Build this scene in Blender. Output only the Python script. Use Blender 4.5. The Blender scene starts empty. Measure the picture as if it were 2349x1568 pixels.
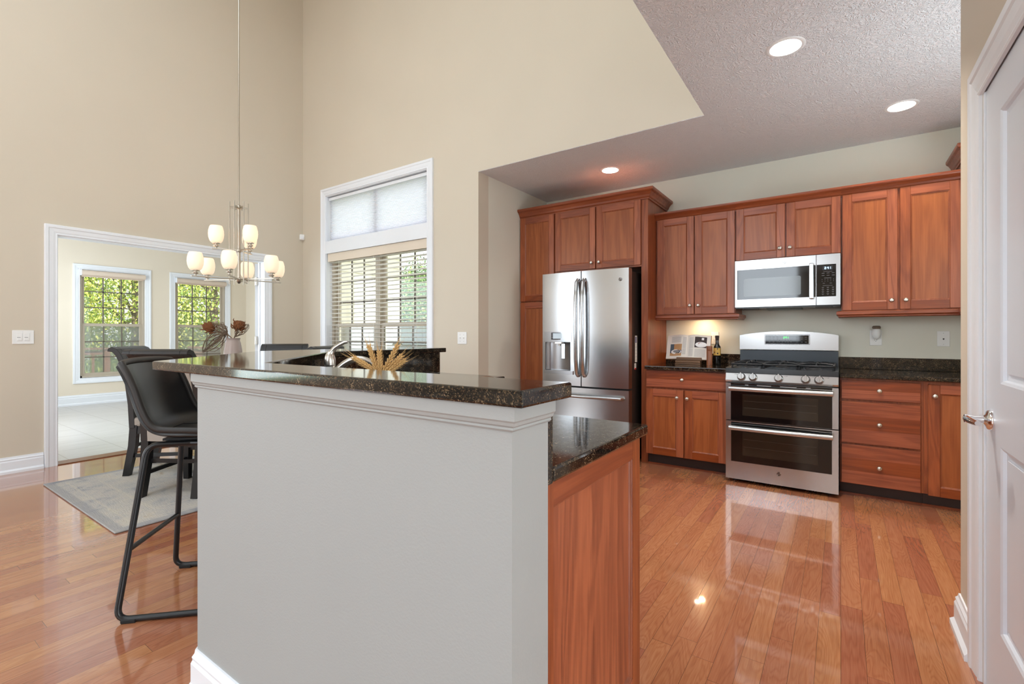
import bpy, bmesh, math, random
from math import pi, sin, cos, radians, atan2, sqrt
from mathutils import Vector, Matrix, Euler

random.seed(7)
sc = bpy.context.scene
COL = sc.collection

# ------------------------------------------------------------------ camera, world, sun, exposure
cam_data = bpy.data.cameras.new('camera')
cam = bpy.data.objects.new('camera', cam_data)
COL.objects.link(cam)
cam.location = (0, 0, 1.19)
cam.rotation_euler = (pi / 2, 0, radians(34.655))
cam_data.sensor_width = 36.0
cam_data.lens = 36.0 * 1091.05 / 2349.0
cam_data.shift_y = -16.4 / 2349.0
cam_data.clip_start = 0.02
cam_data.clip_end = 300
sc.camera = cam

world = bpy.data.worlds.new('daylight')
sc.world = world
world.use_nodes = True
bg = world.node_tree.nodes['Background']
bg.inputs['Color'].default_value = (0.98, 0.99, 1.0, 1)
bg.inputs['Strength'].default_value = 1.9

sun_d = bpy.data.lights.new('sun', 'SUN')
sun_d.energy = 11
sun_d.angle = radians(0.6)
sun_d.color = (1.0, 0.95, 0.86)
sun = bpy.data.objects.new('sun', sun_d)
COL.objects.link(sun)
sun.location = (6, -8, 14)
sun.rotation_euler = Vector((-0.50, 0.52, -0.70)).to_track_quat('-Z', 'Y').to_euler()

sc.view_settings.view_transform = 'Standard'
sc.view_settings.look = 'None'
sc.view_settings.gamma = 1.0
sc.view_settings.use_curve_mapping = False
sc.view_settings.exposure = 0.43


def fill_light(name, loc, size_x, size_y, power, aim, color=(1, 1, 1)):
    """rectangular fill lamp added out of view, aimed into the rooms"""
    d = bpy.data.lights.new(name, 'AREA')
    d.shape = 'RECTANGLE'
    d.size = size_x
    d.size_y = size_y
    d.energy = power
    d.color = color
    o = bpy.data.objects.new(name, d)
    COL.objects.link(o)
    o.location = loc
    o.rotation_euler = Vector(aim).to_track_quat('-Z', 'Y').to_euler()
    return o


# fill lamps added out of view to even out the brightness of the rooms
FILL_TINT = (0.82, 0.94, 1.05)
fill_light('fill_rear', (-1.6, -4.93, 2.6), 1.4, 4.0, 84, (0, 1, -0.05), FILL_TINT)  # added fill from behind the camera
fill_light('fill_overhead', (-3.0, -0.9, 6.16), 3.8, 4.2, 108, (0, 0, -1), FILL_TINT)  # added fill from above, under the unseen ceiling
fill_light('fill_kitchen_side', (1.24, 3.15, 1.6), 0.9, 1.0, 16, (-0.85, -0.15, 0.75), FILL_TINT)  # added fill, tilted up to brighten the kitchen ceiling
fill_light('fill_side_hall', (2.95, -0.6, 1.5), 2.4, 2.0, 84, (-1, 0.1, 0.2), FILL_TINT)  # added fill for the surfaces facing the hall side
fill_light('fill_living_side', (-5.84, -2.6, 1.7), 2.3, 2.1, 62, (1, 0.15, 0.05), FILL_TINT)  # added fill for the door wall, behind the camera's left
fill_light('fill_sun_room', (-8.3, 1.02, 1.5), 4.2, 2.2, 85, (0, 1, -0.1), FILL_TINT)  # added fill that brightens the sun room from its unseen side

# ------------------------------------------------------------------ mesh helpers
WM = {}


class MB:
    def __init__(s):
        s.v = []; s.f = []; s.m = []; s.s = []

    def add(s, vs, fs, mat=0, smooth=False):
        b = len(s.v)
        s.v += [Vector(v) for v in vs]
        for f in fs:
            s.f.append([b + i for i in f]); s.m.append(mat); s.s.append(smooth)
        return s

    def addbm(s, bm, mat=0, smooth=False):
        bm.verts.index_update()
        s.add([v.co.copy() for v in bm.verts], [[v.index for v in f.verts] for f in bm.faces], mat, smooth)
        bm.free()
        return s

    def box(s, x0, x1, y0, y1, z0, z1, mat=0, bev=0.0, seg=1):
        x0, x1 = min(x0, x1), max(x0, x1); y0, y1 = min(y0, y1), max(y0, y1); z0, z1 = min(z0, z1), max(z0, z1)
        vs = [(x0, y0, z0), (x1, y0, z0), (x1, y1, z0), (x0, y1, z0), (x0, y0, z1), (x1, y0, z1), (x1, y1, z1), (x0, y1, z1)]
        fs = [(0, 3, 2, 1), (4, 5, 6, 7), (0, 1, 5, 4), (1, 2, 6, 5), (2, 3, 7, 6), (3, 0, 4, 7)]
        if bev <= 0:
            return s.add(vs, fs, mat)
        bm = bmesh.new()
        bv = [bm.verts.new(v) for v in vs]
        for f in fs:
            bm.faces.new([bv[i] for i in f])
        bmesh.ops.bevel(bm, geom=bm.edges[:], offset=bev, segments=seg, profile=0.5, affect='EDGES')
        return s.addbm(bm, mat, False)

    def obox(s, c, size, rot=(0, 0, 0), mat=0, bev=0.0):
        """box of given size about centre c, turned by euler rot"""
        t = MB().box(-size[0] / 2, size[0] / 2, -size[1] / 2, size[1] / 2, -size[2] / 2, size[2] / 2, mat, bev)
        t.xf(Matrix.Translation(c) @ Euler(rot).to_matrix().to_4x4())
        return s.join(t)

    def join(s, o):
        b = len(s.v)
        s.v += o.v
        s.f += [[b + i for i in f] for f in o.f]; s.m += o.m; s.s += o.s
        return s

    def xf(s, M):
        s.v = [M @ v for v in s.v]
        return s

    def cyl(s, p0, p1, r0, r1=None, n=16, mat=0, caps=True, smooth=True):
        if r1 is None: r1 = r0
        p0 = Vector(p0); p1 = Vector(p1)
        d = (p1 - p0).normalized()
        a = d.orthogonal().normalized(); b = d.cross(a)
        vs = []
        for p, r in ((p0, r0), (p1, r1)):
            for i in range(n):
                t = 2 * pi * i / n
                vs.append(p + (a * cos(t) + b * sin(t)) * r)
        fs = [(i, (i + 1) % n, n + (i + 1) % n, n + i) for i in range(n)]
        s.add(vs, fs, mat, smooth)
        if caps:
            s.add(vs[:n], [tuple(reversed(range(n)))], mat)
            s.add(vs[n:], [tuple(range(n))], mat)
        return s

    def tube(s, pts, r, n=8, mat=0, closed=False, caps=True):
        pts = [Vector(p) for p in pts]
        m = len(pts)
        rr = r if isinstance(r, (list, tuple)) else [r] * m
        vs = []
        prev = None
        for i, p in enumerate(pts):
            if closed:
                d = pts[(i + 1) % m] - pts[i - 1]
            else:
                d = pts[min(i + 1, m - 1)] - pts[max(i - 1, 0)]
            d.normalize()
            if prev is None:
                a = d.orthogonal().normalized()
            else:
                a = prev - d * prev.dot(d)
                a = a.normalized() if a.length > 1e-6 else d.orthogonal().normalized()
            prev = a
            b = d.cross(a)
            for k in range(n):
                t = 2 * pi * k / n
                vs.append(p + (a * cos(t) + b * sin(t)) * rr[i])
        fs = []
        for i in range(m if closed else m - 1):
            j = (i + 1) % m
            for k in range(n):
                l = (k + 1) % n
                fs.append((i * n + k, i * n + l, j * n + l, j * n + k))
        s.add(vs, fs, mat, True)
        if caps and not closed:
            s.add(vs[:n], [tuple(reversed(range(n)))], mat)
            s.add(vs[-n:], [tuple(range(n))], mat)
        return s

    def lathe(s, prof, c=(0, 0, 0), n=24, mat=0, axis=(0, 0, 1), smooth=True, caps=True):
        """prof: list of (radius, height along axis)"""
        ax = Vector(axis).normalized()
        a = ax.orthogonal().normalized(); b = ax.cross(a)
        c = Vector(c)
        vs = []
        for r, h in prof:
            for i in range(n):
                t = 2 * pi * i / n
                vs.append(c + ax * h + (a * cos(t) + b * sin(t)) * max(r, 1e-5))
        fs = []
        for j in range(len(prof) - 1):
            for i in range(n):
                k = (i + 1) % n
                fs.append((j * n + i, j * n + k, (j + 1) * n + k, (j + 1) * n + i))
        s.add(vs, fs, mat, smooth)
        if caps and prof[0][0] > 1e-4: s.add(vs[:n], [tuple(reversed(range(n)))], mat)
        if caps and prof[-1][0] > 1e-4: s.add(vs[-n:], [tuple(range(n))], mat)
        return s

    def ell(s, c, r, n=16, m=10, mat=0, M=None):
        vs = []
        for j in range(m + 1):
            ph = pi * j / m
            for i in range(n):
                t = 2 * pi * i / n
                v = Vector((r[0] * sin(ph) * cos(t), r[1] * sin(ph) * sin(t), r[2] * cos(ph)))
                if M: v = M @ v
                vs.append(Vector(c) + v)
        fs = []
        for j in range(m):
            for i in range(n):
                k = (i + 1) % n
                fs.append((j * n + i, (j + 1) * n + i, (j + 1) * n + k, j * n + k))
        return s.add(vs, fs, mat, True)

    def prism(s, poly, a0, a1, axis='z', mat=0, bev=0.0):
        """polygon (2D) extruded along axis; x: (y,z) polygon, y: (x,z), z: (x,y)"""
        def P(p, a):
            return {'z': (p[0], p[1], a), 'x': (a, p[0], p[1]), 'y': (p[0], a, p[1])}[axis]
        n = len(poly)
        bm = bmesh.new()
        lo = [bm.verts.new(P(p, a0)) for p in poly]
        hi = [bm.verts.new(P(p, a1)) for p in poly]
        bm.faces.new(lo); bm.faces.new(hi)
        for i in range(n):
            j = (i + 1) % n
            bm.faces.new((lo[i], lo[j], hi[j], hi[i]))
        bmesh.ops.recalc_face_normals(bm, faces=bm.faces[:])
        if bev > 0:
            bmesh.ops.bevel(bm, geom=bm.edges[:], offset=bev, segments=2, profile=0.5, affect='EDGES')
        return s.addbm(bm, mat, False)

    def strip(s, loops, mat=0, closed=True, smooth=False):
        """skin between successive point loops of equal length"""
        n = len(loops[0])
        vs = [p for l in loops for p in l]
        fs = []
        for j in range(len(loops) - 1):
            for i in range(n if closed else n - 1):
                k = (i + 1) % n
                fs.append((j * n + i, j * n + k, (j + 1) * n + k, (j + 1) * n + i))
        return s.add(vs, fs, mat, smooth)

    def build(s, name, mats, parent=None, local=False, sharp=46):
        me = bpy.data.meshes.new(name)
        vs = s.v
        if parent is not None and not local:
            Mi = WM[parent.name].inverted()
            vs = [Mi @ v for v in vs]
        me.from_pydata([tuple(v) for v in vs], [], s.f)
        if not isinstance(mats, (list, tuple)): mats = [mats]
        for m in mats: me.materials.append(m)
        me.polygons.foreach_set('material_index', s.m)
        me.polygons.foreach_set('use_smooth', s.s)
        bm = bmesh.new(); bm.from_mesh(me)
        bmesh.ops.recalc_face_normals(bm, faces=bm.faces[:])
        bm.to_mesh(me); bm.free()
        me.update()
        me.set_sharp_from_angle(angle=radians(sharp))
        me.polygons.foreach_set('use_smooth', s.s)
        o = bpy.data.objects.new(name, me)
        COL.objects.link(o)
        if parent is not None:
            o.parent = parent
            WM[o.name] = WM[parent.name]
        else:
            WM[o.name] = Matrix.Identity(4)
        return o


def thing(name, label, cat, loc=(0, 0, 0), rz=0.0, group=None):
    o = bpy.data.objects.new(name, None)
    o.empty_display_size = 0.1
    COL.objects.link(o)
    o.location = loc
    o.rotation_euler = (0, 0, rz)
    o['label'] = label; o['category'] = cat
    if group: o['group'] = group
    WM[o.name] = Matrix.Translation(loc) @ Matrix.Rotation(rz, 4, 'Z')
    return o


def tag(o, label, cat, group=None, kind=None):
    o['label'] = label; o['category'] = cat
    if group: o['group'] = group
    if kind: o['kind'] = kind
    return o


def struct(name, mb, mats, parent=None):
    o = mb.build(name, mats, parent)
    if parent is None: o['kind'] = 'structure'
    return o


def dup(root, loc, rz, label=None, group=None):
    r = root.copy(); COL.objects.link(r); r.location = loc; r.rotation_euler = (0, 0, rz)
    WM[r.name] = Matrix.Translation(loc) @ Matrix.Rotation(rz, 4, 'Z')
    if label: r['label'] = label
    if group: r['group'] = group
    for ch in list(root.children):
        c = ch.copy(); COL.objects.link(c); c.parent = r
        for g in list(ch.children):
            d = g.copy(); COL.objects.link(d); d.parent = c
    return r


def text_mb(body, size, depth=0.0):
    """letters as a mesh in the XY plane, centred"""
    cu = bpy.data.curves.new('lettering', 'FONT')
    cu.body = body; cu.size = size; cu.extrude = depth
    cu.align_x = 'CENTER'; cu.align_y = 'CENTER'
    o = bpy.data.objects.new('lettering', cu)
    COL.objects.link(o)
    dg = bpy.context.evaluated_depsgraph_get()
    me = bpy.data.meshes.new_from_object(o.evaluated_get(dg))
    mb = MB().add([v.co.copy() for v in me.vertices], [list(p.vertices) for p in me.polygons])
    bpy.data.objects.remove(o); bpy.data.curves.remove(cu); bpy.data.meshes.remove(me)
    return mb


def frame_rings(inner, profile, plane, closed=True):
    """mitred moulding round a rectangle (a0,a1,z0,z1). profile: (offset outward, height off the plane).
    plane(a, z, h) -> point. closed=False leaves the bottom open (door casing)."""
    a0, a1, z0, z1 = inner
    loops = []
    for off, h in profile:
        if closed:
            pts = [(a0 - off, z0 - off), (a1 + off, z0 - off), (a1 + off, z1 + off), (a0 - off, z1 + off)]
        else:
            pts = [(a0 - off, z0), (a0 - off, z1 + off), (a1 + off, z1 + off), (a1 + off, z0)]
        loops.append([plane(a, z, h) for a, z in pts])
    mb = MB().strip(loops, closed=closed)
    if not closed:
        for k in (0, 3):
            mb.add([l[k] for l in loops], [tuple(range(len(loops)))])
    return mb


def path_sweep(path, profile, mat=0, side=1):
    """moulding along a polyline in plan. profile: (out, z) ; out is to the right of travel * side; mitred corners."""
    n = len(path)
    P = [Vector((p[0], p[1])) for p in path]
    loops = []
    for i in range(n):
        def nrm(a, b):
            d = (b - a).normalized()
            return Vector((d.y, -d.x)) * side
        if i == 0: m = nrm(P[0], P[1])
        elif i == n - 1: m = nrm(P[-2], P[-1])
        else:
            n1 = nrm(P[i - 1], P[i]); n2 = nrm(P[i], P[i + 1])
            m = (n1 + n2).normalized(); m = m / max(m.dot(n1), 0.2)
        loops.append([(P[i].x + m.x * o, P[i].y + m.y * o, z) for o, z in profile])
    mb = MB().strip(loops, mat, closed=True)
    k = len(profile)
    mb.add(loops[0], [tuple(range(k))], mat)
    mb.add(loops[-1], [tuple(reversed(range(k)))], mat)
    return mb


def holed(u0, u1, z0, z1, holes):
    """rectangles covering (u0..u1, z0..z1) minus holes"""
    us = sorted({u0, u1, *[h[0] for h in holes], *[h[1] for h in holes]})
    zs = sorted({z0, z1, *[h[2] for h in holes], *[h[3] for h in holes]})
    out = []
    for i in range(len(us) - 1):
        run = None
        for j in range(len(zs) - 1):
            cu = (us[i] + us[i + 1]) / 2; cz = (zs[j] + zs[j + 1]) / 2
            if any(h[0] < cu < h[1] and h[2] < cz < h[3] for h in holes):
                if run: out.append(run); run = None
            else:
                run = (us[i], us[i + 1], run[2] if run else zs[j], zs[j + 1])
        if run: out.append(run)
    return out


# ------------------------------------------------------------------ materials
def rgb(r, g, b):
    def f(c):
        c /= 255.0
        return c / 12.92 if c <= 0.04045 else ((c + 0.055) / 1.055) ** 2.4
    return (f(r), f(g), f(b), 1.0)


class MT:
    """thin wrapper over a node tree"""
    def __init__(s, name):
        s.m = bpy.data.materials.new(name); s.m.use_nodes = True
        s.t = s.m.node_tree; s.b = s.t.nodes['Principled BSDF']; s.out = s.t.nodes['Material Output']

    def n(s, typ, props=None, **inp):
        nd = s.t.nodes.new(typ)
        for k, v in (props or {}).items(): setattr(nd, k, v)
        for k, v in inp.items():
            s.set(nd, k, v)
        return nd

    def set(s, nd, k, v):
        sock = nd.inputs[int(k[1:])] if (k[0] == 'i' and k[1:].isdigit()) else nd.inputs[k.replace('_', ' ')]
        if isinstance(v, bpy.types.NodeSocket): s.t.links.new(v, sock)
        else: sock.default_value = v

    def math(s, op, a, b=0.0, c=0.0):
        return s.n('ShaderNodeMath', {'operation': op}, i0=a, i1=b, i2=c).outputs[0]

    def vmath(s, op, a, b=(0, 0, 0)):
        return s.n('ShaderNodeVectorMath', {'operation': op}, i0=a, i1=b).outputs[0]

    def ramp(s, fac, stops, interp='LINEAR'):
        nd = s.t.nodes.new('ShaderNodeValToRGB')
        cr = nd.color_ramp; cr.interpolation = interp
        while len(cr.elements) < len(stops): cr.elements.new(0.5)
        for e, (p, c) in zip(cr.elements, stops):
            e.position = p; e.color = c
        s.t.links.new(fac, nd.inputs[0])
        return nd.outputs[0]

    def mix(s, fac, a, b, mode='MIX'):
        nd = s.n('ShaderNodeMix', {'data_type': 'RGBA', 'blend_type': mode})
        s.set(nd, 'i0', fac); s.set(nd, 'i6', a); s.set(nd, 'i7', b)
        return nd.outputs[2]

    def P(s, **k):
        for a, v in k.items(): s.set(s.b, a, v)
        return s

    def obj(s):
        return s.n('ShaderNodeTexCoord').outputs['Object']

    def bump(s, h, strength=0.3, dist=0.01):
        nd = s.n('ShaderNodeBump', Strength=strength, Distance=dist, Height=h)
        s.t.links.new(nd.outputs[0], s.b.inputs['Normal'])
        return s


def plain(name, col, rough=0.5, metal=0.0, coat=0.0, **k):
    m = MT(name)
    m.P(Base_Color=col, Roughness=rough, Metallic=metal, Coat_Weight=coat, **k)
    return m.m


def paint(name, col, bump=0.04):
    m = MT(name)
    co = m.obj()
    nz = m.n('ShaderNodeTexNoise', Vector=co, Scale=170.0, Detail=3.0)
    lo = m.n('ShaderNodeTexNoise', Vector=co, Scale=1.3, Detail=2.0)
    v = m.ramp(lo.outputs[0], [(0.3, (0.97, 0.97, 0.97, 1)), (0.7, (1, 1, 1, 1))])
    m.P(Base_Color=m.mix(1.0, col, v, 'MULTIPLY'), Roughness=0.62)
    m.bump(nz.outputs[0], bump, 0.004)
    return m.m


def wood(name, axis, dark, light, rough=0.36, coat=0.12, vary=0.22, ring=1.0):
    m = MT(name)
    co = m.obj()
    rnd = m.n('ShaderNodeNewGeometry').outputs['Random Per Island']
    off = m.n('ShaderNodeCombineXYZ', i0=m.math('MULTIPLY', rnd, 13.7), i1=m.math('MULTIPLY', rnd, 31.1), i2=m.math('MULTIPLY', rnd, 7.3)).outputs[0]
    co = m.vmath('ADD', co, off)
    sc_ = {'z': (1, 1, 0.10), 'x': (0.10, 1, 1), 'y': (1, 0.10, 1)}[axis]
    st = m.n('ShaderNodeMapping', Vector=co, Scale=sc_).outputs[0]
    n1 = m.n('ShaderNodeTexNoise', Vector=st, Scale=7.0, Detail=3.0, Distortion=0.8).outputs[0]
    rings = m.math('SINE', m.math('MULTIPLY', n1, 46.0 * ring))
    rings = m.math('MULTIPLY_ADD', rings, 0.5, 0.5)
    fine_s = {'z': (1, 1, 0.03), 'x': (0.03, 1, 1), 'y': (1, 0.03, 1)}[axis]
    st2 = m.n('ShaderNodeMapping', Vector=co, Scale=fine_s).outputs[0]
    n2 = m.n('ShaderNodeTexNoise', Vector=st2, Scale=160.0, Detail=3.0).outputs[0]
    f = m.math('ADD', m.math('MULTIPLY', rings, 0.22), m.math('ADD', m.math('MULTIPLY', n2, 0.45), m.math('MULTIPLY', n1, 0.5)))
    c = m.ramp(f, [(0.25, dark), (0.85, light)])
    hv = m.n('ShaderNodeHueSaturation', Color=c, Value=m.math('MULTIPLY_ADD', rnd, vary * 2, 1.0 - vary), Saturation=m.math('MULTIPLY_ADD', rnd, -0.12, 1.05))
    m.P(Base_Color=hv.outputs[0], Roughness=rough, Coat_Weight=coat, Coat_Roughness=0.2)
    m.bump(f, 0.05, 0.002)
    return m.m


def granite(name):
    m = MT(name)
    co = m.obj()
    v = m.n('ShaderNodeTexVoronoi', Vector=co, Scale=420.0)
    sep = m.n('ShaderNodeSeparateColor', Color=v.outputs['Color'])
    big = m.n('ShaderNodeTexNoise', Vector=co, Scale=34.0, Detail=4.0, Roughness=0.65).outputs[0]
    f = m.math('ADD', m.math('MULTIPLY', sep.outputs[0], 0.62), m.math('MULTIPLY', big, 0.6))
    c = m.ramp(f, [(0.0, rgb(8, 8, 9)), (0.60, rgb(15, 15, 16)), (0.73, rgb(44, 36, 27)), (0.87, rgb(82, 66, 48)), (0.98, rgb(142, 122, 96))])
    m.P(Base_Color=c, Roughness=0.07, Specular_IOR_Level=0.62)
    return m.m


def steel(name, col=(0.49, 0.49, 0.49, 1), rough=0.27, axis='x'):
    m = MT(name)
    m.P(Base_Color=col, Metallic=1.0, Roughness=rough)
    return m.m


def plank_floor(name):
    """narrow oak strips running along Y"""
    m = MT(name)
    co = m.obj()
    s = m.n('ShaderNodeSeparateXYZ', Vector=co)
    x, y = s.outputs[0], s.outputs[1]
    W = 0.076
    xi = m.math('DIVIDE', x, W)
    col = m.math('FLOOR', xi)
    fx = m.math('FRACT', xi)
    r1 = m.n('ShaderNodeTexWhiteNoise', {'noise_dimensions': '1D'}, W=col).outputs['Value']
    yi = m.math('ADD', m.math('DIVIDE', y, m.math('MULTIPLY_ADD', r1, 0.5, 0.75)), m.math('MULTIPLY', r1, 37.0))
    row = m.math('FLOOR', yi)
    fy = m.math('FRACT', yi)
    cell = m.n('ShaderNodeCombineXYZ', i0=col, i1=row).outputs[0]
    wn = m.n('ShaderNodeTexWhiteNoise', {'noise_dimensions': '2D'}, Vector=cell)
    rnd = wn.outputs['Value']
    off = m.n('ShaderNodeCombineXYZ', i0=m.math('MULTIPLY', rnd, 91.0), i1=m.math('MULTIPLY', rnd, 57.0), i2=m.math('MULTIPLY', rnd, 23.0)).outputs[0]
    c2 = m.vmath('ADD', co, off)
    st = m.n('ShaderNodeMapping', Vector=c2, Scale=(1, 0.13, 1)).outputs[0]
    n1 = m.n('ShaderNodeTexNoise', Vector=st, Scale=9.0, Detail=2.5, Distortion=0.6).outputs[0]
    rings = m.math('MULTIPLY_ADD', m.math('SINE', m.math('MULTIPLY', n1, 150.0)), 0.5, 0.5)
    rings = m.math('POWER', rings, 2.0)
    st2 = m.n('ShaderNodeMapping', Vector=c2, Scale=(1, 0.04, 1)).outputs[0]
    n2 = m.n('ShaderNodeTexNoise', Vector=st2, Scale=240.0, Detail=2.0).outputs[0]
    f = m.math('ADD', m.math('MULTIPLY', rings, 0.13), m.math('ADD', m.math('MULTIPLY', n2, 0.4), m.math('MULTIPLY', n1, 0.36)))
    c = m.ramp(f, [(0.15, rgb(194, 134, 96)), (0.5, rgb(170, 108, 72)), (0.95, rgb(118, 68, 42))])
    hv = m.n('ShaderNodeHueSaturation', Color=c, Hue=m.math('MULTIPLY_ADD', wn.outputs['Value'], 0.016, 0.490), Value=m.math('MULTIPLY_ADD', rnd, 0.26, 0.82), Saturation=1.0)
    # seams
    ex = m.math('MULTIPLY', m.math('MINIMUM', fx, m.math('SUBTRACT', 1.0, fx)), W)
    ey = m.math('MULTIPLY', m.math('MINIMUM', fy, m.math('SUBTRACT', 1.0, fy)), 0.9)
    e = m.math('MINIMUM', ex, ey)
    seam = m.n('ShaderNodeMapRange', Value=e, i1=0.0002, i2=0.0009, i3=0.0, i4=1.0).outputs[0]
    cc = m.mix(seam, rgb(78, 40, 22), hv.outputs[0])
    m.P(Base_Color=cc, Roughness=m.math('MULTIPLY_ADD', n2, 0.06, 0.16), Coat_Weight=0.9, Coat_Roughness=0.045, Coat_IOR=1.55, Specular_IOR_Level=0.5)
    h = m.math('ADD', m.math('MULTIPLY', seam, 0.6), m.math('MULTIPLY', n1, 0.06))
    m.bump(h, 0.07, 0.003)
    return m.m


def tile_floor(name):
    m = MT(name)
    co = m.obj()
    s = m.n('ShaderNodeSeparateXYZ', Vector=co)
    T = 0.46
    def edge(a, o):
        f = m.math('FRACT', m.math('DIVIDE', m.math('ADD', a, o), T))
        return m.math('MINIMUM', f, m.math('SUBTRACT', 1.0, f))
    e = m.math('MINIMUM', edge(s.outputs[0], 0.13), edge(s.outputs[1], 0.05))
    g = m.n('ShaderNodeMapRange', Value=e, i1=0.004, i2=0.009, i3=0.0, i4=1.0).outputs[0]
    st = m.n('ShaderNodeMapping', Vector=co, Scale=(30, 1.0, 1)).outputs[0]
    nz = m.n('ShaderNodeTexNoise', Vector=st, Scale=2.2, Detail=4.0).outputs[0]
    c = m.ramp(nz, [(0.3, rgb(178, 174, 170)), (0.7, rgb(202, 199, 196))])
    m.P(Base_Color=m.mix(g, rgb(150, 144, 136), c), Roughness=0.3)
    return m.m


def ceiling_mat(name):
    m = MT(name)
    co = m.obj()
    v = m.n('ShaderNodeTexVoronoi', {'feature': 'F1'}, Vector=co, Scale=4.6)
    d = m.vmath('SUBTRACT', m.vmath('MULTIPLY', co, (4.6, 4.6, 4.6)), m.vmath('MULTIPLY', v.outputs['Position'], (4.6, 4.6, 4.6)))
    s = m.n('ShaderNodeSeparateXYZ', Vector=d)
    ang = m.math('ARCTAN2', s.outputs[1], s.outputs[0])
    nz = m.n('ShaderNodeTexNoise', Vector=co, Scale=34.0, Detail=3.0, Distortion=0.8).outputs[0]
    ray = m.math('SINE', m.math('ADD', m.math('MULTIPLY', ang, 17.0), m.math('MULTIPLY', nz, 26.0)))
    ray = m.math('POWER', m.math('MULTIPLY_ADD', ray, 0.5, 0.5), 3.0)
    fine = m.n('ShaderNodeTexNoise', Vector=co, Scale=95.0, Detail=3.0, Distortion=1.2).outputs[0]
    h = m.math('ADD', m.math('MULTIPLY', ray, 0.75), m.math('MULTIPLY', fine, 0.7))
    m.P(Base_Color=rgb(234, 234, 235), Roughness=0.8)
    m.bump(h, 0.55, 0.015)
    return m.m


def rug_mat(name):
    m = MT(name)
    co = m.obj()
    a = m.n('ShaderNodeTexNoise', Vector=co, Scale=5.0, Detail=5.0, Roughness=0.7, Distortion=1.5).outputs[0]
    b = m.n('ShaderNodeTexVoronoi', {'feature': 'SMOOTH_F1'}, Vector=co, Scale=6.0).outputs['Distance']
    st = m.n('ShaderNodeMapping', Vector=co, Scale=(1, 9, 1)).outputs[0]
    w = m.n('ShaderNodeTexNoise', Vector=st, Scale=26.0, Detail=3.0).outputs[0]
    f = m.math('ADD', m.math('MULTIPLY', a, 0.6), m.math('ADD', m.math('MULTIPLY', b, 0.35), m.math('MULTIPLY', w, 0.3)))
    c = m.ramp(f, [(0.34, rgb(128, 130, 138)), (0.52, rgb(178, 174, 170)), (0.72, rgb(196, 188, 176)), (0.85, rgb(158, 136, 108))])
    # woven border bands
    s = m.n('ShaderNodeSeparateXYZ', Vector=co)
    ex = m.math('SUBTRACT', 0.80, m.math('ABSOLUTE', s.outputs[0]))
    ey = m.math('SUBTRACT', 1.22, m.math('ABSOLUTE', s.outputs[1]))
    e = m.math('MINIMUM', ex, ey)
    edge = m.n('ShaderNodeMapRange', Value=e, i1=0.035, i2=0.05, i3=1.0, i4=0.0).outputs[0]
    b1 = m.math('COMPARE', e, 0.27, 0.012)
    b2 = m.math('COMPARE', e, 0.10, 0.008)
    c = m.mix(m.math('MULTIPLY', m.math('ADD', b1, b2), 0.5), c, rgb(198, 190, 176))
    c = m.mix(m.math('MULTIPLY', edge, 0.45), c, rgb(132, 134, 142))
    m.P(Base_Color=c, Roughness=0.95, Specular_IOR_Level=0.1)
    m.bump(w, 0.5, 0.006)
    return m.m


def leaf_mat(name, c0, c1, c2):
    m = MT(name)
    rnd = m.n('ShaderNodeNewGeometry').outputs['Random Per Island']
    c = m.ramp(rnd, [(0.0, c0), (0.55, c1), (1.0, c2)])
    m.P(Base_Color=c, Roughness=0.55, Specular_IOR_Level=0.25)
    tr = m.n('ShaderNodeBsdfTranslucent', Color=c)
    mx = m.n('ShaderNodeMixShader', Fac=0.35)
    m.t.links.new(m.b.outputs[0], mx.inputs[1]); m.t.links.new(tr.outputs[0], mx.inputs[2])
    m.t.links.new(mx.outputs[0], m.out.inputs[0])
    return m.m


def translucent(name, col, fac=0.5, rough=0.6):
    m = MT(name)
    m.P(Base_Color=col, Roughness=rough)
    tr = m.n('ShaderNodeBsdfTranslucent', Color=col)
    mx = m.n('ShaderNodeMixShader', Fac=fac)
    m.t.links.new(m.b.outputs[0], mx.inputs[1]); m.t.links.new(tr.outputs[0], mx.inputs[2])
    m.t.links.new(mx.outputs[0], m.out.inputs[0])
    return m.m


def pane_mat(name, tint=(0.96, 0.98, 0.98, 1), gloss=0.06):
    m = MT(name)
    tr = m.n('ShaderNodeBsdfTransparent', Color=tint)
    gl = m.n('ShaderNodeBsdfGlossy', Color=(1, 1, 1, 1), Roughness=0.02)
    mx = m.n('ShaderNodeMixShader', Fac=gloss)
    m.t.links.new(tr.outputs[0], mx.inputs[1]); m.t.links.new(gl.outputs[0], mx.inputs[2])
    m.t.links.new(mx.outputs[0], m.out.inputs[0])
    return m.m


def screen_mat(name):
    """insect screen: fine grey mesh that dims and veils what lies behind"""
    m = MT(name)
    tr = m.n('ShaderNodeBsdfTransparent', Color=(1, 1, 1, 1))
    df = m.n('ShaderNodeBsdfDiffuse', Color=rgb(176, 178, 176))
    mx = m.n('ShaderNodeMixShader', Fac=0.45)
    m.t.links.new(tr.outputs[0], mx.inputs[1]); m.t.links.new(df.outputs[0], mx.inputs[2])
    m.t.links.new(mx.outputs[0], m.out.inputs[0])
    return m.m


def glow(name, col, strength):
    m = MT(name)
    m.P(Base_Color=col, Emission_Color=col, Emission_Strength=strength, Roughness=0.4)
    return m.m


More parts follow.
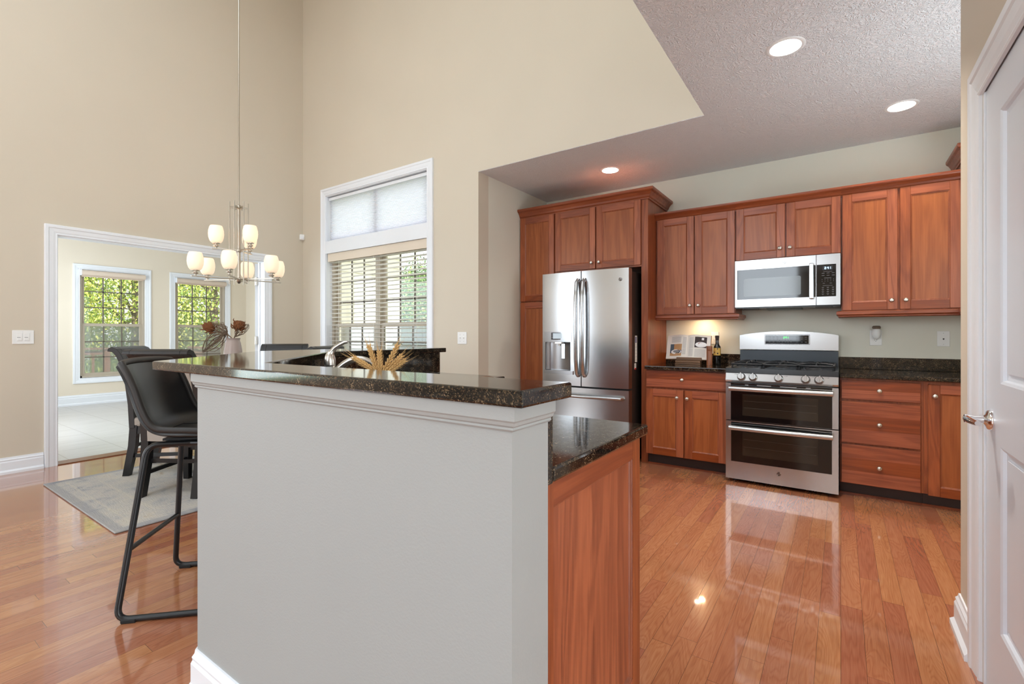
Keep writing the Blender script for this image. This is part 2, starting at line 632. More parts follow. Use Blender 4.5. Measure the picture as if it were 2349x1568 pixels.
M = {}
M['cream'] = paint('cream_wall_paint', rgb(213, 202, 184))
M['sage'] = paint('greige_wall_paint', rgb(228, 226, 212))
M['grey_wall'] = paint('pale_grey_paint', rgb(164, 166, 164), 0.10)
M['sunroom'] = paint('sunroom_paint', rgb(234, 222, 203))
M['white'] = plain('white_trim_paint', rgb(237, 240, 245), 0.35)
M['door_white'] = plain('white_door_paint', rgb(228, 234, 243), 0.38)
M['ceiling'] = ceiling_mat('stomped_ceiling')
M['floor'] = plank_floor('oak_strip_floor')
M['tile'] = tile_floor('pale_tile')
M['wood'] = wood('cherry_upright', 'z', rgb(108, 45, 18), rgb(168, 87, 42))
M['woodx'] = wood('cherry_level', 'x', rgb(104, 42, 18), rgb(160, 80, 39))
M['woody'] = wood('cherry_level_deep', 'y', rgb(110, 46, 22), rgb(164, 84, 44))
M['panel'] = wood('cherry_panel', 'z', rgb(128, 63, 29), rgb(174, 99, 54), vary=0.10, ring=0.8)
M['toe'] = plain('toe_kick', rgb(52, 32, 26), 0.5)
M['granite'] = granite('dark_granite')
M['steel'] = steel('brushed_steel')
M['steelz'] = steel('brushed_steel_upright', (0.54, 0.56, 0.585, 1), 0.20, 'z')
M['nickel'] = plain('satin_nickel', (0.66, 0.63, 0.58, 1), 0.28, 1.0)
M['fixture'] = plain('brushed_fixture_nickel', (0.50, 0.45, 0.38, 1), 0.30, 1.0)
M['chrome'] = plain('polished_chrome', (0.8, 0.8, 0.82, 1), 0.08, 1.0)
M['black'] = plain('black_enamel', rgb(18, 19, 21), 0.25)
M['iron'] = plain('cast_iron', rgb(30, 32, 36), 0.5)
M['blackglass'] = plain('black_oven_glass', rgb(14, 14, 15), 0.05, Specular_IOR_Level=0.6)
M['ovenwin'] = plain('oven_window_glass', rgb(40, 36, 30), 0.06, Specular_IOR_Level=0.6)
M['mwwin'] = plain('microwave_window', rgb(92, 98, 100), 0.10, Specular_IOR_Level=0.6)
M['darkside'] = plain('dark_fridge_side', rgb(46, 38, 34), 0.35)
M['rubber'] = plain('black_rubber', rgb(14, 14, 14), 0.7)
M['leather'] = plain('black_leather', rgb(26, 25, 26), 0.33, Specular_IOR_Level=0.55)
M['leather_edge'] = plain('worn_leather_edge', rgb(42, 38, 35), 0.5)
M['blackmetal'] = plain('black_powder_coat', rgb(16, 17, 19), 0.36)
M['blackwood'] = plain('black_painted_wood', rgb(15, 15, 17), 0.33)
M['fabric'] = plain('taupe_fabric', rgb(168, 158, 148), 0.9)
M['plastic'] = plain('white_plastic', rgb(240, 240, 238), 0.35)
M['slot'] = plain('dark_slot', rgb(40, 38, 36), 0.6)
M['grey_ink'] = plain('grey_print', rgb(150, 150, 152), 0.8)
M['paper'] = plain('book_paper', rgb(236, 230, 220), 0.8)
M['rug'] = rug_mat('faded_rug')
M['clay'] = plain('clay_vinyl', rgb(186, 174, 156), 0.45)
M['bar_backlit'] = plain('backlit_muntin', rgb(112, 104, 94), 0.5)  # backlit shade put into the colour of the bars
M['pane'] = pane_mat('window_glass')
M['screen'] = screen_mat('insect_screen')
M['blind'] = translucent('white_blind_slat', rgb(250, 249, 246), 0.55)
M['valance'] = plain('blind_valance', rgb(226, 212, 194), 0.5)
M['cell'] = translucent('cellular_shade', rgb(238, 240, 249), 0.55)
M['roller'] = plain('roller_fabric', rgb(222, 204, 186), 0.8)
M['leaf'] = leaf_mat('sunny_leaf', rgb(88, 120, 60), rgb(164, 182, 84), rgb(228, 220, 128))
M['leaf_dark'] = leaf_mat('deep_leaf', rgb(50, 84, 50), rgb(88, 122, 70), rgb(150, 164, 96))
M['bark'] = plain('bark', rgb(92, 78, 64), 0.9)
M['deck'] = plain('brown_deck_wood', rgb(128, 88, 68), 0.7)
M['lawn'] = plain('lawn', rgb(96, 118, 56), 0.95)
M['siding'] = plain('cream_siding', rgb(248, 243, 228), 0.6)
M['shade'] = glow('lit_opal_glass', rgb(255, 230, 200), 0.38)
M['bulb'] = glow('lit_bulb', rgb(255, 236, 212), 34.0)
M['canlens'] = glow('lit_can_lens', rgb(255, 244, 226), 3.2)
M['green_led'] = glow('green_led', (0.05, 1.0, 0.12, 1), 2.0)
M['blue_led'] = glow('blue_led', (0.55, 0.8, 1.0, 1), 1.6)
M['lcd'] = glow('pale_lcd', rgb(190, 205, 215), 0.25)
M['vase'] = plain('glazed_taupe_vase', rgb(176, 158, 150), 0.3)
M['cone'] = plain('dried_cone', rgb(120, 72, 38), 0.9)
M['twig'] = plain('dried_twig', rgb(118, 98, 80), 0.9)
M['wheat'] = plain('dried_wheat', rgb(214, 172, 112), 0.85)
M['bottle'] = plain('dark_bottle_glass', rgb(16, 14, 12), 0.06, Specular_IOR_Level=0.7)
M['label_gold'] = plain('gold_label', rgb(214, 172, 84), 0.5)
M['mill'] = wood('walnut_mill', 'z', rgb(110, 58, 32), rgb(168, 104, 66))
M['stand'] = wood('brown_stand_wood', 'x', rgb(70, 46, 26), rgb(120, 84, 52))
M['photo_dark'] = plain('photo_dark', rgb(62, 48, 46), 0.7)
M['photo_warm'] = plain('photo_warm', rgb(196, 150, 104), 0.7)
M['photo_blue'] = plain('photo_blue', rgb(84, 96, 108), 0.7)
M['photo_plate'] = plain('photo_plate', rgb(240, 238, 236), 0.7)
M['photo_food'] = plain('photo_food', rgb(158, 82, 62), 0.7)
M['red'] = plain('red_print', rgb(196, 48, 42), 0.7)
M['violet'] = plain('violet_print', rgb(120, 116, 150), 0.7)
M['emblem'] = plain('emblem_dark', rgb(60, 60, 62), 0.4, 0.6)
M['air_oil'] = plain('smoked_oil', rgb(120, 104, 90), 0.15)

# ------------------------------------------------------------------ the setting
CEIL = 2.776
b = MB().box(-5.95, 3.1, -5.1, 5.08, -0.12, 0.0)
struct('floor', b, M['floor'])
b = MB().box(-10.75, -5.95, 0.85, 5.32, -0.12, 0.0)
struct('floor_sunroom', b, M['tile'])
b = MB().box(-6.03, -5.87, 1.15, 3.17, 0.0, 0.008)
struct('trim_threshold', b, plain('threshold_wood', rgb(120, 74, 48), 0.35))

# left wall with the wide doorway
b = MB()
for u0, u1, z0, z1 in holed(-5.1, 3.78, 0, 6.2, [(1.20, 3.115, -1, 2.11), (-3.8, -1.4, 0.6, 2.8)]):  # second opening is unseen, added for the living-side fill
    b.box(-6.02, -5.88, u0, u1, z0, z1)
struct('wall_left', b, M['cream'])
# back wall with the tall window, carried on over the kitchen recess
b = MB()
for u0, u1, z0, z1 in holed(-5.88, -0.70, 0, 6.2, [(-5.375, -3.585, 0.66, 2.95), (-2.90, 5, -1, CEIL + 0.004)]):
    b.box(u0, u1, 3.62, 3.78, z0, z1)
struct('wall_back', b, M['cream'])
b = MB().box(-3.05, -2.90, 3.78, 5.08, 0, CEIL)
struct('wall_alcove', b, M['sage'])
b = MB().box(-2.90, 1.5, 4.93, 5.08, 0, CEIL)
struct('wall_kitchen', b, M['sage'])
b = MB()
for u0, u1, z0, z1 in holed(2.62, 4.93, 0, CEIL, [(2.9, 4.2, 1.1, 2.2)]):  # unseen opening added for the kitchen-side fill
    b.box(1.352, 1.5, u0, u1, z0, z1)
struct('wall_kitchen_right', b, M['sage'])
b = MB().box(0.551, 1.349, 2.50, 2.619, 0, CEIL)
struct('wall_nook', b, M['sage'])
b = MB().box(1.44, 1.46, 2.9, 4.2, 1.1, 2.2)
struct('window_5', b, M['blind'])  # unseen white sheet added to keep sun out of the kitchen opening
# wall with the white pantry door
b = MB()
for u0, u1, z0, z1 in holed(1.15, 2.62, 0, CEIL, [(1.41, 2.25, -1, 2.046)]):
    b.box(0.40, 0.55, u0, u1, z0, z1)
b.box(0.55, 0.60, 1.2, 2.4, 0, 2.3)
b.box(0.55, 3.0, 1.15, 1.27, 0, CEIL)
struct('wall_right', b, M['cream'])
b = MB()
for u0, u1, z0, z1 in holed(-5.1, 1.27, 0, CEIL, [(-1.8, 0.6, 0.5, 2.5)]):  # unseen opening added for the side-hall fill
    b.box(3.0, 3.1, u0, u1, z0, z1)
struct('wall_hall', b, M['cream'])
b = MB().box(3.06, 3.08, -1.8, 0.6, 0.5, 2.5)
struct('window_6', b, M['blind'])  # unseen sheet added in the hall opening against direct sun
b = MB().box(-0.814, -0.70, -5.1, 3.62, CEIL + 0.12, 6.2)
struct('wall_upper', b, M['cream'])
# rear wall behind the camera; its opening is added for the rear fill lamp
b = MB()
for u0, u1, z0, z1 in holed(-5.88, 3.1, 0, 6.2, [(-2.35, -0.9, 0.5, 4.7)]):
    b.box(u0, u1, -5.1, -4.98, z0, z1)
struct('wall_rear', b, M['cream'])
# ceilings
CANS = [(-0.251, 3.016), (0.346, 4.249), (-1.827, 4.308)]
b = MB()
q = 0.12
for X0, X1, Y0, Y1 in ((-0.812, 3.1, -5.1, 5.08), (-3.05, -0.812, 3.622, 5.08)):
    for u0, u1, v0, v1 in holed(X0, X1, Y0, Y1, [(x - q, x + q, y - q, y + q) for x, y in CANS if X0 < x < X1]):
        b.box(u0, u1, v0, v1, CEIL, CEIL + 0.12)
for x, y in CANS:
    sq = []; ci = []
    for k in range(32):
        a = 2 * pi * k / 32
        m_ = max(abs(cos(a)), abs(sin(a)))
        sq.append((x + cos(a) / m_ * q, y + sin(a) / m_ * q, CEIL)); ci.append((x + cos(a) * 0.085, y + sin(a) * 0.085, CEIL))
    b.strip([sq, ci])
struct('ceiling', b, M['ceiling'])
b = MB()
for u0, u1, v0, v1 in holed(-6.02, -0.70, -5.1, 3.78, [(-5.0, -3.1, -3.1, 1.3), (-2.9, -1.0, -3.1, 1.3)]):  # openings above the view, added for the overhead fill
    b.box(u0, u1, v0, v1, 6.2, 6.32)
struct('ceiling_dining', b, M['ceiling'])
b = MB().box(-5.05, -3.05, -3.15, 1.35, 6.321, 6.34).box(-2.95, -0.95, -3.15, 1.35, 6.321, 6.34)
struct('window_4', b, M['white'])  # unseen covers added over the ceiling openings to block the sun
# sun room shell
b = MB()
for u0, u1, z0, z1 in holed(0.85, 5.32, 0, 3.0, [(2.46, 3.385, 0.45, 2.30), (3.86, 4.785, 0.45, 2.30)]):
    b.box(-10.75, -10.60, u0, u1, z0, z1)
struct('wall_sunroom_far', b, M['sunroom'])
b = MB().box(-10.60, -6.02, 5.20, 5.30, 0, 3.0)
struct('wall_sunroom_back', b, M['sunroom'])
b = MB()
for u0, u1, z0, z1 in holed(-10.60, -6.02, 0, 3.0, [(-8.9, -7.2, 0.4, 2.4)]):
    b.box(u0, u1, 0.85, 0.97, z0, z1)
struct('wall_sunroom_front', b, M['sunroom'])
b = MB().box(-10.75, -6.02, 0.85, 5.32, 3.0, 3.1)
struct('ceiling_sunroom', b, M['ceiling'])
# outside face of the sun room, seen through the tall window
b = MB()
b.box(-6.02, -5.885, 3.781, 5.32, -0.1, 3.3)
b.box(-10.75, -5.885, 5.301, 5.33, -0.1, 3.3)
for k in range(22):
    z = k * 0.15
    b.add([(-5.885, 3.79, z), (-5.885, 5.33, z), (-5.873, 5.33, z + 0.004), (-5.873, 3.79, z + 0.004), (-5.883, 3.79, z + 0.149), (-5.883, 5.33, z + 0.149)],
          [(0, 1, 2, 3), (3, 2, 5, 4)])
struct('wall_sunroom_outside', b, M['siding'])

# baseboards
BASE = [(0, 0), (0.030, 0), (0.030, 0.020), (0.018, 0.034), (0.018, 0.098), (0.013, 0.108), (0.015, 0.118), (0.008, 0.128), (0.006, 0.14), (0, 0.14)]
b = path_sweep([(-5.88, -5.0), (-5.88, 1.118)], BASE, side=1)
b.join(path_sweep([(-5.88, 3.200), (-5.88, 3.62)], BASE, side=1))
struct('baseboard_left', b, M['white'])
b = path_sweep([(-5.85, 3.62), (-2.92, 3.62)], BASE, side=1)
struct('baseboard_back', b, M['white'])
b = path_sweep([(-10.60, 1.0), (-10.60, 5.20), (-6.1, 5.20)], [(o, z * 1.25) for o, z in BASE], side=1)
struct('baseboard_sunroom', b, M['white'])
b = path_sweep([(0.60, 2.62), (0.40, 2.62), (0.40, 2.365)], BASE, side=1)
struct('baseboard_right', b, M['white'])

# casings
CAS = [(0.0, 0.0), (0.0, 0.010), (0.006, 0.013), (0.014, 0.010), (0.030, 0.014), (0.058, 0.017), (0.064, 0.022), (0.086, 0.022), (0.090, 0.018), (0.090, 0.0)]
b = frame_rings((1.212, 3.103, 0.0, 2.099), CAS, lambda a, z, h: (-5.88 + h, a, z), False)
b.box(-6.02, -5.88, 1.20, 1.215, 0.008, 2.098); b.box(-6.02, -5.88, 3.10, 3.115, 0.008, 2.098); b.box(-6.02, -5.88, 1.20, 3.115, 2.095, 2.11)
b.box(-5.975, -5.965, 1.214, 1.226, 0.008, 2.09); b.box(-5.975, -5.965, 3.089, 3.101, 0.008, 2.09)
struct('trim_1', b, M['white'])
b = frame_rings((1.425, 2.258, 0.0, 2.012), [(o * 1.2, h) for o, h in CAS], lambda a, z, h: (0.40 - h, a, z), False)
b.box(0.40, 0.55, 2.238, 2.25, 0.0, 2.034); b.box(0.40, 0.55, 1.41, 1.43, 0.0, 2.034); b.box(0.40, 0.55, 1.41, 2.25, 2.028, 2.046)
struct('trim_2', b, M['white'])

# white two-panel pantry door on the right, closed
b = MB()
pan = [(1.60, 2.064, 0.265, 0.843), (1.60, 2.064, 1.039, 1.885)]
for u0, u1, z0, z1 in holed(1.432, 2.236, 0.012, 2.026, pan):
    b.box(0.405, 0.440, u0, u1, z0, z1)
for a0, a1, z0, z1 in pan:
    b.join(frame_rings((a0 + 0.034, a1 - 0.034, z0 + 0.034, z1 - 0.034), [(0.034, 0.0), (0.026, -0.004), (0.022, -0.012), (0.006, -0.015), (0.0, -0.009)],
                       lambda a, z, h: (0.405 - h, a, z)))
    b.box(0.414, 0.432, a0 + 0.033, a1 - 0.033, z0 + 0.033, z1 - 0.033)
door1 = struct('door_1', b, M['door_white'])
b = MB()
hy, hz = 2.165, 0.912
b.lathe([(0.0, -0.004), (0.033, -0.004), (0.034, 0.004), (0.030, 0.012), (0.018, 0.016), (0.013, 0.02), (0.011, 0.045), (0.014, 0.050), (0.014, 0.066), (0.0, 0.070)], (0.405, hy, hz), 28, 0, (-1, 0, 0))
b.tube([(0.347, hy, hz), (0.346, hy - 0.03, hz), (0.349, hy - 0.07, hz), (0.354, hy - 0.105, hz)], [0.012, 0.0115, 0.010, 0.008], 12)
b.build('door_handle', M['chrome'], door1)

# ------------------------------------------------------------------ windows
def sash_window(idx, X, a0, a1, z0, z1, axis, inner, drop):
    """double-hung clay vinyl window; axis 'x': wall plane is X (faces +x); 'y': faces -y. inner: casing rect"""
    if axis == 'x':
        pl = lambda a, z, h: (X + h, a, z)
        bx = lambda m, u0, u1, d0, d1, q0, q1, mat=0: m.box(X + d0, X + d1, u0, u1, q0, q1, mat)
    else:
        pl = lambda a, z, h: (a, X - h, z)
        bx = lambda m, u0, u1, d0, d1, q0, q1, mat=0: m.box(u0, u1, X - d1, X - d0, q0, q1, mat)
    return pl, bx


def sash_parts(root, bx, a0, a1, z0, z1, d, cols, rows, meet, name_suffix='', screen=True):
    """sashes set at depth d (negative = outward); parts: upper sash, lower sash, panes, screen"""
    f = 0.045
    for nm, q0, q1, dd, r in (('upper_sash', meet - 0.02, z1, d - 0.03, rows), ('lower_sash', z0, meet + 0.02, d, rows)):
        m = MB()
        bx(m, a0, a0 + f, dd - 0.028, dd, q0, q1); bx(m, a1 - f, a1, dd - 0.028, dd, q0, q1)
        bx(m, a0 + f, a1 - f, dd - 0.028, dd, q0, q0 + f); bx(m, a0 + f, a1 - f, dd - 0.028, dd, q1 - f, q1)
        s = m.build(nm, M['clay'], root)
        g = MB()
        for k in range(1, cols):
            c = a0 + f + (a1 - a0 - 2 * f) * k / cols
            bx(g, c - 0.009, c + 0.009, dd - 0.020, dd - 0.009, q0 + f, q1 - f)
        for k in range(1, r):
            c = q0 + f + (q1 - q0 - 2 * f) * k / r
            bx(g, a0 + f, a1 - f, dd - 0.020, dd - 0.009, c - 0.009, c + 0.009)
        g.build('muntin_grid', M['bar_backlit'], s)
        p = MB(); bx(p, a0 + f - 0.004, a1 - f + 0.004, dd - 0.017, dd - 0.013, q0 + f - 0.004, q1 - f + 0.004)
        p.build('pane', M['pane'], s)
    if screen:
        p = MB(); bx(p, a0 + 0.01, a1 - 0.01, d - 0.082, d - 0.080, z0 + 0.01, meet)
        p.build('insect_screen', M['screen'], root)


def sun_window(n, a0, a1):
    X = -10.60
    pl, bx = sash_window(n, X, a0, a1, 0, 0, 'x', None, 0)
    root = bpy.data.objects.new('window_%d' % n, None); COL.objects.link(root); root.location = (X, (a0 + a1) / 2, 0.45)
    WM[root.name] = Matrix.Translation(root.location); root['kind'] = 'structure'
    z0, z1 = 0.46, 2.29
    b = frame_rings((a0, a1, 0.455, 2.30), [(o * 1.02, h) for o, h in CAS], pl)
    for u0, u1, q0, q1 in ((a0 - 0.012, a0, 0.45, 2.30), (a1, a1 + 0.012, 0.45, 2.30), (a0, a1, 2.296, 2.31), (a0, a1, 0.44, 0.456)):
        bx(b, u0, u1, -0.15, 0.0, q0, q1)
    b.build('window_casing', M['white'], root)
    b = MB()
    for u0, u1, q0, q1 in ((a0, a0 + 0.03, z0, z1), (a1 - 0.03, a1, z0, z1), (a0, a1, z1 - 0.03, z1), (a0, a1, z0, z0 + 0.03)):
        bx(b, u0, u1, -0.14, -0.02, q0, q1)
    b.build('window_frame', M['clay'], root)
    sash_parts(root, bx, a0 + 0.028, a1 - 0.028, z0 + 0.03, z1 - 0.03, -0.045, 3, 3, 1.365)
    return root

sun_window(1, 2.465, 3.382)
sun_window(2, 3.865, 4.782)
for k, (a0, a1) in enumerate(((2.465, 3.382), (3.865, 4.782))):
    t = thing('roller_shade', ['beige roller shade rolled up over the sun room window nearer the hinge plates',
                               'beige roller shade rolled up over the sun room window behind the dried flower vase'][k], 'window shade',
              (-10.575, (a0 + a1) / 2, 2.25), 0, 'rolled up sun room shades')
    b = MB().cyl((-10.555, a0 + 0.015, 2.245), (-10.555, a1 - 0.015, 2.245), 0.046, n=20)
    b.box(-10.60 + 0.002, -10.597, a0 + 0.02, a1 - 0.02, 2.18, 2.25)
    b.build('roll', M['roller'], t)
    MB().box(-10.60, -10.53, a0 + 0.002, a0 + 0.012, 2.20, 2.295).build('bracket', M['white'], t)
    MB().box(-10.60, -10.53, a1 - 0.012, a1 - 0.002, 2.20, 2.295).build('bracket', M['white'], t)

# tall window of the back wall: transom with cellular shade over a twin double-hung with blinds
root = bpy.data.objects.new('window_3', None); COL.objects.link(root); root.location = (-4.48, 3.62, 0.66)
WM[root.name] = Matrix.Translation(root.location); root['kind'] = 'structure'
pl, bx = sash_window(3, 3.62, 0, 0, 0, 0, 'y', None, 0)
b = frame_rings((-5.371, -3.589, 0.66, 2.945), CAS, pl)
b.box(-5.375, -5.363, 3.62, 3.78, 0.66, 2.95); b.box(-3.597, -3.585, 3.62, 3.78, 0.66, 2.95)
b.box(-5.37, -3.59, 3.62, 3.78, 2.936, 2.95); b.box(-5.37, -3.59, 3.62, 3.78, 0.645, 0.662)
b.box(-5.37, -3.59, 3.612, 3.76, 2.215, 2.368)
b.box(-5.46, -3.50, 3.585, 3.63, 0.635, 0.665)
b.build('window_casing', M['white'], root)
b = MB()
for u0, u1, q0, q1 in ((-5.363, -5.32, 0.66, 2.215), (-3.64, -3.597, 0.66, 2.215), (-5.36, -3.60, 2.17, 2.215), (-5.36, -3.60, 0.66, 0.70), (-4.52, -4.44, 0.66, 2.215),
                       (-5.363, -5.31, 2.368, 2.94), (-3.65, -3.597, 2.368, 2.94), (-5.36, -3.6, 2.885, 2.94), (-5.36, -3.6, 2.368, 2.42), (-4.51, -4.45, 2.368, 2.94)):
    bx(b, u0, u1, -0.15, -0.085, q0, q1)
b.build('window_frame', M['clay'], root)
for a0, a1 in ((-5.32, -4.52), (-4.44, -3.64)):
    sash_parts(root, bx, a0, a1, 0.70, 2.17, -0.10, 3, 3, 1.31)
b = MB(); bx(b, -5.31, -4.51, -0.125, -0.121, 2.42, 2.885); bx(b, -4.45, -3.65, -0.125, -0.121, 2.42, 2.885)
b.build('pane', M['pane'], root)

t = thing('cellular_shade', 'closed white pleated shade filling the transom above the back wall window', 'window shade', (-4.48, 3.67, 2.4))
b = MB()
n = 30
l0, l1 = [], []
for k in range(2 * n + 1):
    z = 2.385 + 0.505 * k / (2 * n)
    y = 3.664 + (0.011 if k % 2 else 0.0)
    l0.append((-5.345, y, z)); l1.append((-3.60, y, z))
vs = l0 + l1; m_ = len(l0)
b.add(vs, [(i, i + 1, m_ + i + 1, m_ + i) for i in range(m_ - 1)])
b.build('pleated_cloth', M['cell'], t)
b = MB().box(-5.35, -3.60, 3.650, 3.690, 2.89, 2.925)
b.build('head_rail', M['white'], t)
b = MB().box(-5.345, -3.60, 3.655, 3.682, 2.372, 2.386)
b.build('bottom_rail', M['white'], t)

t = thing('window_blind', 'white slatted blind hanging open in the lower part of the back wall window', 'blind', (-4.48, 3.66, 0.7))
b = MB()
nsl = 29
for k in range(nsl):
    z = 0.72 + k * (2.10 - 0.72) / (nsl - 1)
    b.obox((-4.475, 3.667, z), (1.70, 0.050, 0.0032), (radians(-7), 0, 0))
b.build('slats', M['blind'], t)
b = MB().box(-5.345, -3.602, 3.630, 3.648, 2.112, 2.212)
b.box(-5.345, -5.335, 3.648, 3.70, 2.112, 2.212)
b.build('valance', M['valance'], t)
b = MB()
for x in (-5.14, -4.48, -3.82):
    for dy in (-0.026, 0.026):
        b.tube([(x, 3.667 + dy, 0.70), (x, 3.667 + dy, 2.15)], 0.0016, 5)
b.build('ladder_cords', M['blind'], t)
b = MB().box(-5.32, -3.62, 3.642, 3.692, 0.690, 0.708)
b.build('bottom_rail', M['blind'], t)

# open white door leaf folded back into the sun room, seen almost edge on
b = MB()
dl = MB().box(0, 0.95, -0.0175, 0.0175, 0.01, 2.085)
dl.xf(Matrix.Translation((-6.045, 3.095, 0)) @ Matrix.Rotation(radians(180 - 28.2), 4, 'Z'))
b.join(dl)
door2 = struct('door_2', b, M['white'])
for z in (0.28, 1.12, 1.86):
    h = MB().box(-6.040, -6.022, 3.068, 3.0985, z - 0.05, z + 0.05, 0, 0.002)
    h.cyl((-6.022, 3.085, z - 0.052), (-6.022, 3.085, z + 0.052), 0.007, n=10)
    h.build('hinge', M['nickel'], door2)
for z, kk in ((1.115, 0), (1.835, 1)):
    h = MB().box(-6.005, -5.962, 1.2135, 1.2165, z - 0.048, z + 0.048, 0, 0.001)
    o = h.build('hinge_plate', M['nickel'])
    tag(o, ['metal hinge plate on the white doorway jamb at switch height', 'metal hinge plate high on the white doorway jamb'][kk], 'hinge plate', 'bare hinge plates on the doorway jamb')

# ------------------------------------------------------------------ outside
b = MB().box(-60, 40, -40, 60, -1.3, -1.2)
o = struct('ground', b, M['lawn'])
b = MB()
for k in range(24):
    b.box(-14.0, -10.76, 0.4 + k * 0.21, 0.4 + k * 0.21 + 0.2, -0.16, -0.12)
b.box(-14.0, -10.76, 0.4, 5.44, -0.4, -0.162)
struct('floor_deck', b, M['deck'])


def railing(name, p0, p1, n, label):
    p0 = Vector(p0); p1 = Vector(p1)
    t = thing(name, label, 'railing', p0.lerp(p1, 0.5), 0, 'deck railings')
    d = (p1 - p0); L = d.length; ang = atan2(d.y, d.x)
    R = Matrix.Translation(p0) @ Matrix.Rotation(ang, 4, 'Z')
    MB().box(0, L, -0.07, 0.07, 0.98, 1.02).xf(R).build('top_rail', M['deck'], t)
    MB().box(0, L, -0.02, 0.02, 0.86, 0.95).xf(R).build('upper_rail', M['deck'], t)
    MB().box(0, L, -0.02, 0.02, 0.06, 0.15).xf(R).build('lower_rail', M['deck'], t)
    bb = MB()
    for k in range(n):
        x = L * (k + 0.5) / n
        bb.box(x - 0.02, x + 0.02, -0.018, 0.018, 0.1, 0.9)
    bb.xf(R).build('balusters', M['deck'], t)
    for x in (0.05, L - 0.05):
        MB().box(x - 0.05, x + 0.05, -0.05, 0.05, 0, 1.0).xf(R).build('post', M['deck'], t)

railing('deck_railing', (-13.7, 0.6, -0.12), (-13.7, 3.7, -0.12), 16, 'brown wooden deck railing outside the sun room window nearer the hinge plates')
railing('deck_railing', (-13.6, 5.3, -0.12), (-11.0, 4.9, -0.12), 14, 'brown wooden deck railing outside the sun room window behind the vase')


def leaf_cloud(count, rx, ry, rz, size, seed, hollow=0.55):
    rnd = random.Random(seed)
    b = MB()
    vs = []; fs = []
    clumps = []
    for _ in range(46):
        while True:
            p = Vector((rnd.uniform(-1, 1), rnd.uniform(-1, 1), rnd.uniform(-1, 1)))
            if hollow < p.length < 1: break
        clumps.append(p)
    for k in range(count):
        c = rnd.choice(clumps)
        q = c + Vector((rnd.gauss(0, 1), rnd.gauss(0, 1), rnd.gauss(0, 1))) * 0.15
        p = Vector((q.x * rx, q.y * ry, q.z * rz))
        a = Vector((rnd.gauss(0, 1), rnd.gauss(0, 1), rnd.gauss(0, 1))).normalized()
        bb = a.orthogonal().normalized()
        s = size * rnd.uniform(0.6, 1.3)
        i = len(vs)
        vs += [p - a * s, p + bb * s * 0.5, p + a * s, p - bb * s * 0.5]
        fs.append((i, i + 1, i + 2, i + 3))
    b.add(vs, fs)
    return b


def tree(name, label, loc, h, rx, mat, seed, count=5200, low=0.25, group='trees beyond the house', size=0.075):
    t = thing(name, label, 'tree', loc, 0, group)
    cz = h * (0.5 + low / 2); rz = h * (0.5 - low / 2)
    lc = leaf_cloud(count, rx, rx, rz, size, seed)
    lc.xf(Matrix.Translation((0, 0, cz)))
    lc.build('foliage', mat, t, local=True)
    rnd = random.Random(seed + 99)
    b = MB().tube([(0, 0, 0), (0.05, 0.02, h * 0.3), (-0.05, 0.06, h * 0.6), (0.03, 0, h * 0.85)], [0.13, 0.10, 0.07, 0.03], 8)
    for k in range(9):
        a = rnd.uniform(0, 2 * pi); z = h * rnd.uniform(0.25, 0.7)
        b.tube([(0, 0, z), (cos(a) * rx * 0.4, sin(a) * rx * 0.4, z + h * 0.1), (cos(a) * rx * 0.85, sin(a) * rx * 0.85, z + h * 0.16)], [0.05, 0.03, 0.012], 6)
    b.build('trunk', M['bark'], t, local=True)
    return t

sunny = 'sunlit yellow green tree beyond the deck outside the sun room windows'
dark = 'dark green tree standing outside beyond the slatted blind'
for k, (x, y, h, r) in enumerate([(-17.5, 3.2, 6.8, 2.1), (-18.5, 5.6, 7.4, 2.3), (-17.2, 7.4, 6.6, 2.0), (-20.5, 4.4, 8.2, 2.6), (-20.5, 8.6, 8.0, 2.6), (-22.5, 6.4, 8.8, 2.9), (-18.8, 9.8, 7.0, 2.2)]):
    tree('leafy_tree', sunny, (x, y, -1.2), h, r, M['leaf'], 11 + k, low=0.05, group='trees outside the sun room', count=13000, size=0.052)
for k, (x, y, h, r) in enumerate([(-13.0, 12.5, 4.7, 1.9), (-15.0, 15.5, 5.6, 2.2), (-12.6, 15.8, 5.2, 2.2), (-16.8, 18.2, 6.2, 2.6)]):
    tree('leafy_tree', dark, (x, y, -1.2), h, r, M['leaf_dark'], 51 + k, low=0.05, group='trees outside the blind', count=13000, size=0.052)

# ------------------------------------------------------------------ cabinets
KNOB = [(0.0, -0.001), (0.008, -0.001), (0.007, 0.004), (0.005, 0.008), (0.0055, 0.013), (0.011, 0.017), (0.0155, 0.022), (0.0155, 0.025), (0.012, 0.029), (0.006, 0.031), (0.0, 0.0315)]


def knob(parent, x, y, z, axis=(0, -1, 0)):
    return MB().lathe(KNOB, (x, y, z), 18, 0, axis).build('knob', M['nickel'], parent)


